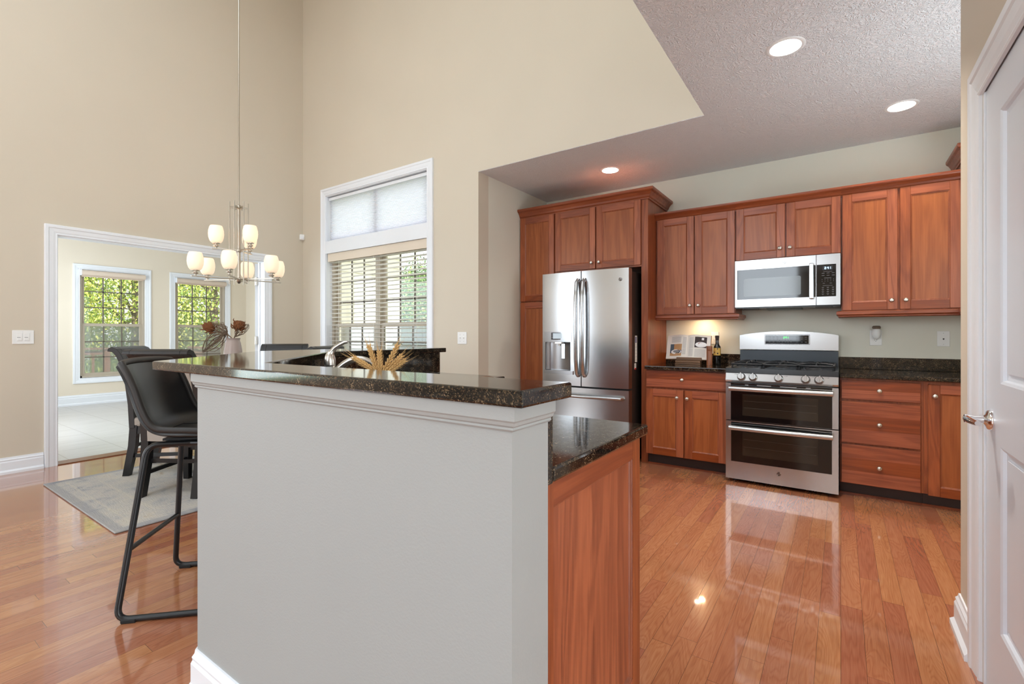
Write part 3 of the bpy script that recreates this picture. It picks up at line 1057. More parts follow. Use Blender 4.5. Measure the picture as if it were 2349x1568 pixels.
def cab_door(root, x0, x1, z0, z1, yf, kx=None, kz=None, st=0.062):
    """five-piece recessed-panel door facing -y, front at yf"""
    b = MB()
    e = 0.0025
    b.box(x0, x0 + st, yf, yf + 0.02, z0, z1, 0, e); b.box(x1 - st, x1, yf, yf + 0.02, z0, z1, 0, e)
    b.box(x0 + st, x1 - st, yf + 0.0004, yf + 0.0196, z1 - st, z1 - e * 0, 1, 0.001)
    b.box(x0 + st, x1 - st, yf + 0.0004, yf + 0.0196, z0, z0 + st, 1, 0.001)
    fr = frame_rings((x0 + st + 0.010, x1 - st - 0.010, z0 + st + 0.010, z1 - st - 0.010), [(0.0105, -0.0012), (0.008, -0.004), (0.004, -0.006), (0.0, -0.010)], lambda a, z, h: (a, yf - h, z))
    fr.m = [3] * len(fr.m)
    b.join(fr)
    b.box(x0 + st - 0.002, x1 - st + 0.002, yf + 0.0095, yf + 0.016, z0 + st - 0.002, z1 - st + 0.002, 2)
    d = b.build('door', [M['wood'], M['woodx'], M['panel'], M['bead']], root)
    if kx is not None: knob(d, kx, yf, kz)
    return d


M['bead'] = wood('cherry_bead', 'z', rgb(118, 56, 30), rgb(166, 92, 56), vary=0.05)


def drawer(root, x0, x1, z0, z1, yf, kx, kz):
    b = MB()
    b.box(x0, x1, yf + 0.004, yf + 0.02, z0, z1, 0, 0.002)
    n = 2 if z1 - z0 < 0.2 else 3
    hs = [z0 + 0.004 + (z1 - z0 - 0.008) * k / n for k in range(n + 1)]
    for k in range(n):
        b.box(x0 + 0.004, x1 - 0.004, yf, yf + 0.006, hs[k], hs[k + 1], 0)
    d = b.build('drawer', M['woodx'], root)
    knob(d, kx, yf, kz)
    return d


CROWN = lambda z: [(0.0, z), (0.010, z), (0.010, z + 0.012), (0.016, z + 0.018), (0.024, z + 0.032), (0.040, z + 0.046), (0.052, z + 0.052), (0.056, z + 0.060), (0.056, z + 0.074), (0.0, z + 0.074)]
CROWN2 = lambda z: [(0.0, z), (0.012, z), (0.012, z + 0.012), (0.022, z + 0.020), (0.028, z + 0.036), (0.046, z + 0.060), (0.062, z + 0.070), (0.066, z + 0.078), (0.066, z + 0.095), (0.0, z + 0.095)]
RAIL = lambda z: [(0.0, z), (0.012, z), (0.020, z + 0.006), (0.020, z + 0.012), (0.032, z + 0.022), (0.032, z + 0.044), (0.022, z + 0.050), (0.0, z + 0.050)]

YU = 4.597   # front of upper face frames
# --- upper cabinets
t = thing('upper_cabinet', 'cherry wall cabinet with two tall doors above the open cookbook', 'cabinet', (-1.12, 4.928, 1.38), 0, 'cherry wall cabinets')
MB().box(-1.474, -0.767, YU, 4.928, 1.376, 2.30).build('cabinet_body', M['wood'], t)
cab_door(t, -1.458, -1.119, 1.382, 2.292, YU - 0.022, -1.151, 1.462)
cab_door(t, -1.110, -0.771, 1.382, 2.292, YU - 0.022, -1.077, 1.460)
path_sweep([(-1.474, YU), (-0.7645, YU)], CROWN(2.280), side=1).build('crown', M['woodx'], t)
path_sweep([(-1.474, YU), (-0.765, YU), (-0.765, 4.928)], RAIL(1.328), side=1).build('light_rail', M['woodx'], t)
u_left = t
t = thing('upper_cabinet', 'short cherry wall cabinet with two doors directly above the microwave', 'cabinet', (-0.38, 4.928, 1.84), 0, 'cherry wall cabinets')
MB().box(-0.764, 0.001, YU, 4.928, 1.834, 2.30).build('cabinet_body', M['wood'], t)
cab_door(t, -0.760, -0.385, 1.841, 2.292, YU - 0.022, -0.422, 1.917)
cab_door(t, -0.374, -0.001, 1.841, 2.292, YU - 0.022, -0.349, 1.917)
path_sweep([(-0.7645, YU), (0.002, YU)], CROWN(2.280), side=1).build('crown', M['woodx'], t)
t = thing('upper_cabinet', 'cherry wall cabinet with two wide tall doors above the plug-in air freshener', 'cabinet', (0.36, 4.928, 1.38), 0, 'cherry wall cabinets')
MB().box(0.003, 0.713, YU, 4.928, 1.376, 2.30).build('cabinet_body', M['wood'], t)
cab_door(t, 0.010, 0.350, 1.382, 2.292, YU - 0.022, 0.314, 1.450)
cab_door(t, 0.364, 0.704, 1.382, 2.292, YU - 0.022, 0.397, 1.449)
path_sweep([(0.002, YU), (0.713, YU)], CROWN(2.280), side=1).build('crown', M['woodx'], t)
path_sweep([(0.003, 4.928), (0.003, YU), (0.713, YU)], RAIL(1.328), side=1).build('light_rail', M['woodx'], t)
# taller corner cabinet, mostly hidden by the door wall
t = thing('upper_cabinet', 'taller cherry corner wall cabinet with stepped crown half hidden by the white door wall', 'cabinet', (1.0, 4.928, 1.38), 0, 'cherry wall cabinets')
MB().box(0.716, 1.348, 4.52, 4.928, 1.376, 2.46).build('cabinet_body', M['wood'], t)
cab_door(t, 0.735, 1.10, 1.382, 2.42, 4.498, 0.752, 1.46)
path_sweep([(0.716, 4.928), (0.716, 4.52), (1.348, 4.52)], [(o * 0.75, z) for o, z in CROWN2(2.425)], side=1).build('crown', M['woodx'], t)
path_sweep([(0.716, 4.595), (0.716, 4.52), (1.348, 4.52)], RAIL(1.328), side=1).build('light_rail', M['woodx'], t)

# --- tall pantry and the cabinet round the fridge
YP = 4.36
t = thing('pantry_cabinet', 'narrow full-height cherry pantry cabinet between the alcove wall and the fridge', 'cabinet', (-2.68, 4.928, 0.0))
MB().box(-2.896, -2.462, YP, 4.928, 0.105, 2.47).build('cabinet_body', M['wood'], t)
cab_door(t, -2.889, -2.468, 1.552, 2.455, YP - 0.022)
cab_door(t, -2.889, -2.468, 0.112, 1.540, YP - 0.022)
MB().box(-2.896, -2.462, YP + 0.075, YP + 0.095, 0.0, 0.105).build('toe_kick', M['toe'], t)
path_sweep([(-2.897, YP), (-2.461, YP)], CROWN2(2.455), side=1).build('crown', M['woodx'], t)
t = thing('fridge_cabinet', 'cherry cabinet bridging over the steel fridge with a full-height end panel', 'cabinet', (-1.97, 4.928, 0.0))
b = MB().box(-2.461, -1.54, YP, 4.928, 1.832, 2.47)
b.build('cabinet_body', M['wood'], t)
MB().box(-1.538, -1.476, YP, YP + 0.02, 0.0, 2.47).box(-1.500, -1.476, YP + 0.02, 4.928, 0.0, 2.47).build('end_panel', M['wood'], t)
cab_door(t, -2.452, -2.000, 1.846, 2.455, YP - 0.022, -2.035, 1.905)
cab_door(t, -1.988, -1.540, 1.846, 2.455, YP - 0.022, -1.955, 1.905)
path_sweep([(-2.461, YP), (-1.476, YP), (-1.476, 4.928)], CROWN2(2.455), side=1).build('crown', M['woodx'], t)

# --- base cabinets
YB = 4.302
t = thing('base_cabinet', 'cherry base cabinet with one drawer over two doors between the fridge and the range', 'cabinet', (-1.12, 4.928, 0.0), 0, 'cherry base cabinets')
MB().box(-1.474, -0.778, YB, 4.928, 0.105, 0.875).build('cabinet_body', M['wood'], t)
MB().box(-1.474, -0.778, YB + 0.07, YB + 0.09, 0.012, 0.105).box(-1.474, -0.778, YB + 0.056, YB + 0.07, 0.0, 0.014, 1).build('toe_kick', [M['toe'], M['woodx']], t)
drawer(t, -1.467, -0.785, 0.717, 0.868, YB - 0.022, -1.142, 0.795)
cab_door(t, -1.467, -1.136, 0.111, 0.702, YB - 0.022, -1.185, 0.636)
cab_door(t, -1.122, -0.785, 0.111, 0.702, YB - 0.022, -1.099, 0.634)
t = thing('base_cabinet', 'cherry base cabinet with three stacked drawers beside the range', 'cabinet', (0.22, 4.928, 0.0), 0, 'cherry base cabinets')
MB().box(-0.006, 0.468, YB, 4.928, 0.100, 0.872).build('cabinet_body', M['wood'], t)
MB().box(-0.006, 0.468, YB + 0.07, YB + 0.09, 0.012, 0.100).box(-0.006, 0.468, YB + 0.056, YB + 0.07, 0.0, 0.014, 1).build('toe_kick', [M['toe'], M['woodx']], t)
drawer(t, 0.002, 0.453, 0.718, 0.857, YB - 0.022, 0.226, 0.789)
drawer(t, 0.002, 0.453, 0.399, 0.703, YB - 0.022, 0.226, 0.548)
drawer(t, 0.002, 0.453, 0.102, 0.387, YB - 0.022, 0.226, 0.240)
t = thing('base_cabinet', 'cherry corner base cabinet with a single door cut off by the white door wall', 'cabinet', (0.9, 4.928, 0.0), 0, 'cherry base cabinets')
MB().box(0.469, 1.348, YB, 4.928, 0.100, 0.872).build('cabinet_body', M['wood'], t)
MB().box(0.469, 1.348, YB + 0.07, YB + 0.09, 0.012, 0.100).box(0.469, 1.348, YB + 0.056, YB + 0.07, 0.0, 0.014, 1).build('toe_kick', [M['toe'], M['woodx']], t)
cab_door(t, 0.490, 0.92, 0.095, 0.852, YB - 0.022, 0.524, 0.775)

# --- worktops
t = thing('granite_worktop', 'dark granite worktop holding the cookbook and bottle', 'countertop', (-1.12, 4.928, 0.88), 0, 'granite worktops')
MB().box(-1.475, -0.776, 4.255, 4.928, 0.877, 0.910, 0, 0.006, 2).build('slab', M['granite'], t)
MB().box(-1.475, -0.776, 4.906, 4.928, 0.9105, 1.008, 0, 0.002).build('backsplash', M['granite'], t)
t = thing('granite_worktop', 'bare dark granite worktop above the three drawer cabinet', 'countertop', (0.66, 4.928, 0.88), 0, 'granite worktops')
MB().box(-0.009, 1.348, 4.255, 4.928, 0.874, 0.906, 0, 0.006, 2).build('slab', M['granite'], t)
MB().box(-0.009, 1.348, 4.906, 4.928, 0.9065, 1.004, 0, 0.002).build('backsplash', M['granite'], t)

# ------------------------------------------------------------------ gas range
def seven(b, txt, x, z, h, y, th=None, mat=0, facing=-1):
    """seven-segment digits in the xz plane"""
    SEG = {'0': 'abcdef', '1': 'bc', '2': 'abged', '4': 'fgbc', '3': 'abgcd', '5': 'afgcd', '6': 'afgedc', '7': 'abc', '8': 'abcdefg', '9': 'abcdfg'}
    w = h * 0.5; th = th or h * 0.13
    for ch in txt:
        if ch == ':':
            b.box(x, x + th, y - 0.0006, y, z + h * 0.25, z + h * 0.25 + th, mat); b.box(x, x + th, y - 0.0006, y, z + h * 0.65, z + h * 0.65 + th, mat)
            x += th * 2.4; continue
        S = SEG[ch]
        if 'a' in S: b.box(x, x + w, y - 0.0006, y, z + h - th, z + h, mat)
        if 'g' in S: b.box(x, x + w, y - 0.0006, y, z + h / 2 - th / 2, z + h / 2 + th / 2, mat)
        if 'd' in S: b.box(x, x + w, y - 0.0006, y, z, z + th, mat)
        if 'f' in S: b.box(x, x + th, y - 0.0006, y, z + h / 2, z + h, mat)
        if 'e' in S: b.box(x, x + th, y - 0.0006, y, z, z + h / 2, mat)
        if 'b' in S: b.box(x + w - th, x + w, y - 0.0006, y, z + h / 2, z + h, mat)
        if 'c' in S: b.box(x + w - th, x + w, y - 0.0006, y, z, z + h / 2, mat)
        x += w + th * 1.8


def emblem(root, x, y, z, r, disc, ring, ink):
    """round badge with two script letters in a ring"""
    b = MB().lathe([(0.0, 0.0), (r, 0.0), (r, 0.002), (r * 0.97, 0.003), (0.0, 0.003)], (x, y, z), 32, 0, (0, -1, 0))
    pts = [(x + cos(a) * r * 0.86, y - 0.0032, z + sin(a) * r * 0.86) for a in [2 * pi * k / 32 for k in range(32)]]
    b.tube(pts, r * 0.07, 6, 1, closed=True)
    for k in range(4):
        a0 = pi / 2 * k + 0.5
        b.tube([(x + cos(a0 + q * 0.22) * r * (0.72 - 0.05 * q * (3 - q)), y - 0.0034, z + sin(a0 + q * 0.22) * r * (0.72 - 0.05 * q * (3 - q))) for q in range(4)], r * 0.05, 5, 1)
    tx = text_mb('GE', r * 1.0, 0.0004)
    tx.m = [2] * len(tx.m)
    tx.xf(Matrix.Translation((x, y - 0.0036, z)) @ Matrix.Rotation(pi / 2, 4, 'X'))
    b.join(tx)
    return b.build('emblem', [disc, ring, ink], root)


YR = 4.185
RX0, RX1 = -0.772, -0.013
t = thing('gas_range', 'stainless double-oven gas range with five knobs and a black cooktop', 'range', (-0.393, 4.55, 0.0))
b = MB().box(RX0 + 0.004, RX1 - 0.004, YR + 0.045, 4.86, 0.05, 0.905)
for x in (RX0 + 0.06, RX1 - 0.06):
    for y in (YR + 0.10, 4.78):
        b.cyl((x, y, 0), (x, y, 0.05), 0.022, n=12)
b.build('oven_body', M['black'], t)
# lower door
def oven_door(z0, z1, gz0, gz1, gx, win, hz, nm, low):
    b = MB()
    hole = [(RX0 + gx, RX1 - gx, gz0, gz1)]
    for u0, u1, q0, q1 in holed(RX0, RX1, z0, z1, hole):
        b.box(u0, u1, YR, YR + 0.04, q0, q1, 0)
    d = b.build(nm, M['steel'], t)
    g = MB().box(RX0 + gx, RX1 - gx, YR - 0.0015, YR + 0.02, gz0, gz1, 0, 0.001)
    g.build('oven_glass', M['blackglass'], d)
    w = MB().box(win[0], win[1], YR - 0.0022, YR - 0.0014, win[2], win[3])
    for zz in (0.36, 0.68):
        zq = win[2] + (win[3] - win[2]) * zz
        w.box(win[0] + 0.01, win[1] - 0.01, YR - 0.0026, YR - 0.0022, zq, zq + 0.002, 1)
    w.build('oven_window', [M['ovenwin'], M['grey_ink_dark']], d)
    h = MB()
    yh = YR - 0.052
    n = 14
    pts = [(RX0 + 0.034 + (RX1 - RX0 - 0.068) * k / n, yh - 0.010 * sin(pi * k / n), hz) for k in range(n + 1)]
    h.tube(pts, 0.0205, 14)
    for x in (RX0 + 0.055, RX1 - 0.055):
        h.obox((x, (yh + YR) / 2, hz), (0.022, YR - yh, 0.022), (0, 0, 0), 0, 0.004)
    h.build('oven_handle', M['steel'], d)
    return d

M['grey_ink_dark'] = plain('rack_line', rgb(66, 61, 54), 0.5)
dl_ = oven_door(0.030, 0.495, 0.170, 0.488, 0.040, (-0.648, -0.138, 0.225, 0.415), 0.448, 'lower_oven_door', True)
emblem(dl_, -0.393, YR, 0.118, 0.016, M['emblem'], M['chrome'], M['chrome'])
du_ = oven_door(0.502, 0.802, 0.503, 0.801, 0.038, (-0.648, -0.138, 0.545, 0.715), 0.762, 'upper_oven_door', False)
for x0, x1 in ((-0.63, -0.605), (-0.545, -0.445), (-0.385, -0.275), (-0.215, -0.185)):
    MB().box(x0, x1, YR - 0.0022, YR - 0.0012, 0.787, 0.793).build('vent_slot', M['grey_ink'], du_)
# sloped control panel with knobs
b = MB().prism([(YR - 0.004, 0.812), (YR - 0.010, 0.826), (YR + 0.010, 0.884), (YR + 0.05, 0.886), (YR + 0.05, 0.812)], RX0, RX1, 'x')
cp = b.build('control_panel', M['steel'], t)
for k, x in enumerate((-0.656, -0.572, -0.394, -0.217, -0.132)):
    kb = MB().lathe([(0.0, -0.002), (0.025, -0.002), (0.026, 0.004), (0.023, 0.007), (0.0215, 0.022), (0.019, 0.025), (0.0, 0.025)], (0, 0, 0), 28)
    kb.box(-0.0042, 0.0042, -0.0225, 0.0225, 0.02, 0.032, 0, 0.001)
    kb.xf(Matrix.Scale(1.2, 4))
    kb.xf(Matrix.Translation((x, YR - 0.001, 0.853)) @ Matrix.Rotation(radians(90 - 19), 4, 'X') @ Matrix.Rotation(radians((6, -2, 0, -3, -12)[k]), 4, 'Z'))
    kb.build('control_knob', M['steel'], cp)
for x in (-0.70, -0.615, -0.350, -0.170, -0.085):
    b = MB()
    z = 0.868; y = YR + 0.004
    for q in range(5):
        a = radians(20 + q * 30)
        b.obox((x + cos(a) * 0.008, y - 0.0012, z + sin(a) * 0.008), (0.0022, 0.0012, 0.0022), (radians(-19), 0, 0))
    b.obox((x + 0.012, y, z + 0.006), (0.004, 0.0012, 0.004), (radians(-19), 0, 0))
    b.build('printed_mark', M['grey_ink'], cp)
b = MB()
for q in range(6):
    b.obox((-0.094 + q * 0.006, YR - 0.005, 0.838), (0.004, 0.001, 0.004), (radians(-19), 0, 0))
b.build('printed_mark', M['grey_ink'], cp)
# cooktop
b = MB().prism([(YR + 0.002, 0.886), (YR + 0.004, 0.922), (YR + 0.03, 0.926), (4.84, 0.926), (4.84, 0.905), (YR + 0.04, 0.900)], RX0 - 0.001, RX1 + 0.001, 'x')
b.build('cooktop', M['black'], t)
BUR = [(-0.61, 4.36), (-0.61, 4.66), (-0.393, 4.51), (-0.175, 4.36), (-0.175, 4.66)]
for x, y in BUR:
    b = MB().lathe([(0.0, 0.0), (0.055, 0.0), (0.05, 0.008), (0.034, 0.010), (0.034, 0.018), (0.0, 0.018)], (x, y, 0.926), 24)
    b.lathe([(0.0, 0.018), (0.030, 0.018), (0.032, 0.023), (0.028, 0.027), (0.0, 0.027)], (x, y, 0.926), 24)
    b.build('burner', M['iron'], t)
def grate(x0, x1):
    b = MB()
    y0, y1, z = YR + 0.075, 4.79, 0.962
    def bar(p, q, r=0.0065):
        b.tube([p, q], r, 6)
    r_ = 0.03
    ring = []
    for cx_, cy_, a0 in ((x1 - r_, y1 - r_, 0), (x0 + r_, y1 - r_, 90), (x0 + r_, y0 + r_, 180), (x1 - r_, y0 + r_, 270)):
        for q in range(4):
            a = radians(a0 + q * 30)
            ring.append((cx_ + cos(a) * r_, cy_ + sin(a) * r_, z - 0.010))
    b.tube(ring, 0.0075, 8, closed=True)
    ym = (y0 + y1) / 2; xm = (x0 + x1) / 2
    bar((x0, ym, z - 0.006), (x1, ym, z - 0.006))
    for yc in ((y0 + ym) / 2, (y1 + ym) / 2):
        for dx, dy in ((1, 0), (-1, 0), (0, 1), (0, -1)):
            L1 = (x1 - x0) / 2 if dx else (ym - y0) / 2
            b.tube([(xm + dx * 0.028, yc + dy * 0.028, z + 0.004), (xm + dx * L1 * 0.55, yc + dy * L1 * 0.55, z + 0.003), (xm + dx * L1, yc + dy * L1, z - 0.008)], 0.0062, 6)
    for x in (x0 + 0.004, x1 - 0.004):
        for y in (y0 + 0.03, ym, y1 - 0.03):
            b.tube([(x, y, z - 0.008), (x, y, 0.926)], 0.0075, 6)
    return b.build('grate', M['iron'], t)
grate(-0.745, -0.520); grate(-0.512, -0.275); grate(-0.267, -0.040)
# backguard
n = 16
arc = [(RX0 + 0.002 + (RX1 - RX0 - 0.004) * k / n, 1.186 + 0.036 * sin(pi * k / n) ** 0.8) for k in range(n + 1)]
b = MB().box(RX0 + 0.004, RX1 - 0.004, 4.835, 4.90, 0.905, 1.052)
b.box(RX0 + 0.02, RX1 - 0.02, 4.828, 4.836, 0.93, 0.936)
bgd = b.build('backguard', plain('grey_backguard', rgb(62, 68, 74), 0.32, 0.4), t)
b = MB().prism([(RX0 + 0.002, 1.058)] + arc + [(RX1 - 0.002, 1.058)], 4.822, 4.905, 'y')
top = b.build('backguard_panel', M['steel'], t)
b = MB().box(-0.565, -0.219, 4.816, 4.824, 1.104, 1.192, 1, 0.003)
b.box(-0.558, -0.226, 4.8145, 4.8165, 1.110, 1.186, 0)
for q in range(10):
    b.box(-0.45 + (q % 5) * 0.022, -0.444 + (q % 5) * 0.022, 4.8138, 4.8146, 1.125 + (q // 5) * 0.016, 1.129 + (q // 5) * 0.016, 2)
for x in (-0.53, -0.50, -0.47, -0.32, -0.285, -0.255):
    for z in (1.125, 1.152, 1.168):
        b.box(x, x + 0.014, 4.8138, 4.8146, z, z + 0.0025, 2)
dp = b.build('display_panel', [M['blackglass'], M['steel'], M['grey_ink']], top)
b = MB(); seven(b, '2:41', -0.416, 1.158, 0.017, 4.8142); b.build('clock_digits', M['green_led'], dp)

M['legend'] = plain('keypad_legend', rgb(120, 124, 128), 0.6)
# ------------------------------------------------------------------ over-the-range microwave
YM = 4.52
t = thing('microwave', 'stainless over-the-range microwave with a dark window and keypad', 'microwave', (-0.38, 4.7, 1.43))
b = MB().box(-0.758, -0.002, YM + 0.035, 4.928, 1.418, 1.830)
b.prism([(YM + 0.10, 1.418), (YM + 0.15, 1.405), (YM + 0.30, 1.405), (YM + 0.30, 1.418)], -0.53, -0.27, 'x')
b.box(-0.70, -0.58, YM + 0.09, YM + 0.2, 1.412, 1.418, 1)
b.box(-0.17, -0.05, YM + 0.06, YM + 0.10, 1.410, 1.418, 1)
b.build('oven_body', [M['black'], M['grey_ink_dark']], t)
b = MB()
for u0, u1, q0, q1 in holed(-0.759, -0.164, 1.428, 1.829, [(-0.742, -0.166, 1.495, 1.748)]):
    b.box(u0, u1, YM, YM + 0.034, q0, q1)
d = b.build('door', M['steel'], t)
MB().box(-0.743, -0.166, YM - 0.001, YM + 0.02, 1.494, 1.749, 0, 0.001).build('door_glass', M['blackglass_grey'] if 'blackglass_grey' in M else M['blackglass'], d)
w = MB(); rr = 0.012
pts = []
for cx_, cz_, a0 in ((-0.267 - rr, 1.672 - rr, 0), (-0.690 + rr, 1.672 - rr, 90), (-0.690 + rr, 1.517 + rr, 180), (-0.267 - rr, 1.517 + rr, 270)):
    for q in range(5):
        a = radians(a0 + q * 22.5); pts.append((cx_ + cos(a) * rr, cz_ + sin(a) * rr))
w.prism(pts, YM - 0.0018, YM - 0.0008, 'y').build('window', M['mwwin'], d)
h = MB().box(-0.209, -0.178, YM - 0.046, YM - 0.030, 1.478, 1.762, 0, 0.005, 2)
h.box(-0.200, -0.187, YM - 0.034, YM + 0.001, 1.50, 1.53); h.box(-0.200, -0.187, YM - 0.034, YM + 0.001, 1.71, 1.74)
h.build('handle', M['steelz'], d)
emblem(d, -0.388, YM, 1.790, 0.0155, M['steel'], M['plastic'], M['grey_ink'])
b = MB()
for u0, u1, q0, q1 in holed(-0.160, -0.002, 1.428, 1.829, [(-0.158, -0.030, 1.495, 1.748)]):
    b.box(u0, u1, YM, YM + 0.034, q0, q1)
cpn = b.build('control_panel', M['steel'], t)
b = MB().box(-0.159, -0.030, YM - 0.001, YM + 0.02, 1.494, 1.749, 0, 0.001)
b.box(-0.118, -0.052, YM - 0.0016, YM - 0.0009, 1.703, 1.735, 1)
kp = b.build('keypad', [M['blackglass'], M['black']], cpn)
b = MB(); seven(b, '2:41', -0.106, 1.711, 0.018, YM - 0.0016); b.build('clock_digits', M['blue_led'], kp)
b = MB()
yk = YM - 0.0009
for z, x0, x1 in ((1.690, -0.115, -0.055), (1.640, -0.108, -0.062), (1.580, -0.118, -0.054)):
    b.box(x0, x1, yk - 0.0006, yk, z, z + 0.0022)
for z in (1.678, 1.660):
    for x in (-0.125, -0.092, -0.058): b.box(x, x + 0.018, yk - 0.0006, yk, z, z + 0.0026)
for z in (1.628, 1.614):
    for q in range(5): b.box(-0.124 + q * 0.019, -0.121 + q * 0.019, yk - 0.0006, yk, z, z + 0.004)
for z in (1.598,):
    for x in (-0.118, -0.072): b.box(x, x + 0.014, yk - 0.0006, yk, z, z + 0.0024)
for z in (1.566, 1.549, 1.532, 1.514):
    for x in (-0.125, -0.092, -0.058): b.box(x, x + 0.015, yk - 0.0006, yk, z, z + 0.0022); b.box(x + 0.003, x + 0.012, yk - 0.0006, yk, z - 0.005, z - 0.0032)
b.build('key_legends', M['legend'], kp)

# ------------------------------------------------------------------ fridge
FX0, FX1, YF = -2.476, -1.572, 4.125
t = thing('refrigerator', 'stainless french-door fridge with water dispenser in the cherry surround', 'refrigerator', (-2.02, 4.5, 0.0))
MB().box(FX0 + 0.004, FX1 - 0.004, 4.215, 4.90, 0.03, 1.775).box(FX0 + 0.03, FX1 - 0.03, 4.25, 4.88, 0, 0.03).build('fridge_body', M['darkside'], t)
ca = (FX0 + FX1) / 2; ha = (FX1 - FX0) / 2
def yarc(x): return YF - 0.022 * (1 - ((x - ca) / ha) ** 2)
def arcbox(b, x0, x1, z0, z1, yb=4.205, nx=10, mat=0, off=0.0):
    xs = [x0 + (x1 - x0) * k / nx for k in range(nx + 1)]
    loops = []
    for x in xs:
        y = yarc(x) + off
        loops.append([(x, y, z0), (x, y, z1), (x, yb, z1), (x, yb, z0)])
    b.strip(loops, mat, True, True)
    b.add(loops[0], [(0, 1, 2, 3)], mat); b.add(loops[-1], [(3, 2, 1, 0)], mat)
def fhandle(root, pts):
    b = MB()
    for p in (pts[0], pts[-1]): pass
    b.tube(pts, 0.0135, 12)
    return b
# left door with the dispenser opening
b = MB()
DX0, DX1, DZ0, DZ1 = -2.440, -2.150, 0.835, 1.205
for u0, u1, q0, q1 in holed(FX0, -2.040, 0.700, 1.797, [(DX0, DX1, DZ0, DZ1)]):
    arcbox(b, u0, u1, q0, q1, nx=8)
ld = b.build('fridge_door', M['steelz'], t)
b = MB()
arcbox(b, DX0 - 0.012, DX1 + 0.016, 1.120, 1.222, yb=4.19, nx=8, off=-0.004)
b.box(DX0, DX1, 4.185, 4.200, DZ0, 1.13)
nn = 8
lp = []
for k in range(nn + 1):
    a = pi * k / nn
    xx = (DX0 + DX1) / 2 - cos(a) * (DX1 - DX0) / 2
    yy = yarc(xx) + 0.01 + 0.055 * sin(a)
    lp.append([(xx, yy, DZ0 + 0.01), (xx, yy, 1.122)])
b.strip(lp, 1, False, True)
arcbox(b, DX0 - 0.014, DX1 + 0.03, 0.806, 0.842, yb=4.19, nx=8, off=-0.012)
dsp = b.build('dispenser', [plain('dispenser_strip', (0.42, 0.43, 0.45, 1), 0.25, 1.0), plain('dispenser_recess', (0.36, 0.36, 0.37, 1), 0.3, 1.0)], ld)
b = MB().box(-2.366, -2.222, yarc(-2.30) - 0.0062, yarc(-2.30), 1.142, 1.212, 1, 0.002)
b.box(-2.345, -2.243, yarc(-2.30) - 0.0068, yarc(-2.30), 1.152, 1.206, 0)
for x in (-2.358, -2.236):
    for z in (1.158, 1.176, 1.194): b.box(x, x + 0.008, yarc(-2.3) - 0.0068, yarc(-2.3), z, z + 0.008, 2)
b.build('display', [M['lcd'], M['emblem'], M['grey_ink']], dsp)
b = MB().box(-2.262, -2.222, yarc(-2.25) + 0.018, yarc(-2.25) + 0.026, 0.955, 1.105, 0, 0.003)
b.build('paddle', M['steelz'], dsp)
b = MB().box(-2.330, -2.250, yarc(-2.29) + 0.0, yarc(-2.29) + 0.04, 1.100, 1.122, 0, 0.004)
b.cyl((-2.285, yarc(-2.29) + 0.02, 1.08), (-2.285, yarc(-2.29) + 0.02, 1.102), 0.012, n=12)
b.build('spout', M['nickel'], dsp)
hp = [(-2.066, yarc(-2.066) - 0.002, 1.715), (-2.066, yarc(-2.066) - 0.035, 1.69), (-2.066, yarc(-2.06) - 0.055, 1.55), (-2.066, yarc(-2.06) - 0.062, 1.26), (-2.066, yarc(-2.06) - 0.055, 0.97), (-2.066, yarc(-2.06) - 0.035, 0.825), (-2.066, yarc(-2.066) - 0.002, 0.80)]
MB().tube(hp, 0.019, 12).build('door_handle', M['steelz'], ld)
b = MB(); arcbox(b, -2.030, FX1, 0.700, 1.797, nx=14)
rd = b.build('fridge_door', M['steelz'], t)
MB().tube([(x + 0.066, y, z) for x, y, z in hp], 0.019, 12).build('door_handle', M['steelz'], rd)
emblem(rd, -1.650, yarc(-1.65) - 0.001, 1.695, 0.0165, M['emblem'], M['chrome'], M['chrome'])
b = MB(); arcbox(b, FX0, FX1, 0.075, 0.684, nx=18)
fd = b.build('freezer_drawer', M['steel'], t)
hz = [(-2.42, yarc(-2.42), 0.610), (-2.415, yarc(-2.4) - 0.045, 0.610), (-2.2, yarc(-2.2) - 0.055, 0.61), (-2.02, yarc(-2.02) - 0.055, 0.61), (-1.8, yarc(-1.8) - 0.055, 0.61), (-1.628, yarc(-1.62) - 0.045, 0.610), (-1.62, yarc(-1.62), 0.610)]
MB().tube(hz, 0.0165, 12).build('drawer_handle', M['steel'], fd)
MB().box(FX0 + 0.02, FX1 - 0.02, 4.17, 4.20, 0.02, 0.07).build('grille', M['black'], t)
b = MB(); 
for x0 in (FX0 + 0.03, FX1 - 0.11): b.box(x0, x0 + 0.08, 4.15, 4.24, 1.778, 1.80, 0, 0.004)
b.build('hinge_cover', M['emblem'], t)
b = MB().box(FX1 - 0.004, FX1 - 0.0028, 4.292, 4.345, 0.936, 1.182, 0)
b.box(FX1 - 0.0028, FX1 - 0.0022, 4.298, 4.330, 1.115, 1.172, 1)
for q in range(5): b.box(FX1 - 0.0028, FX1 - 0.0022, 4.300, 4.336, 0.955 + q * 0.03, 0.957 + q * 0.03, 2)
b.build('energy_label', [M['paper'], M['violet'], M['grey_ink']], t)
b = MB().box(FX1 - 0.004, FX1 - 0.0028, 4.275, 4.322, 0.872, 0.925, 0)
b.box(FX1 - 0.0028, FX1 - 0.0022, 4.278, 4.318, 0.866, 0.882, 1)
for q in range(3): b.box(FX1 - 0.0028, FX1 - 0.0022, 4.280, 4.316, 0.893 + q * 0.009, 0.895 + q * 0.009, 2)
b.build('warning_sticker', [M['paper'], M['red'], M['grey_ink']], t)

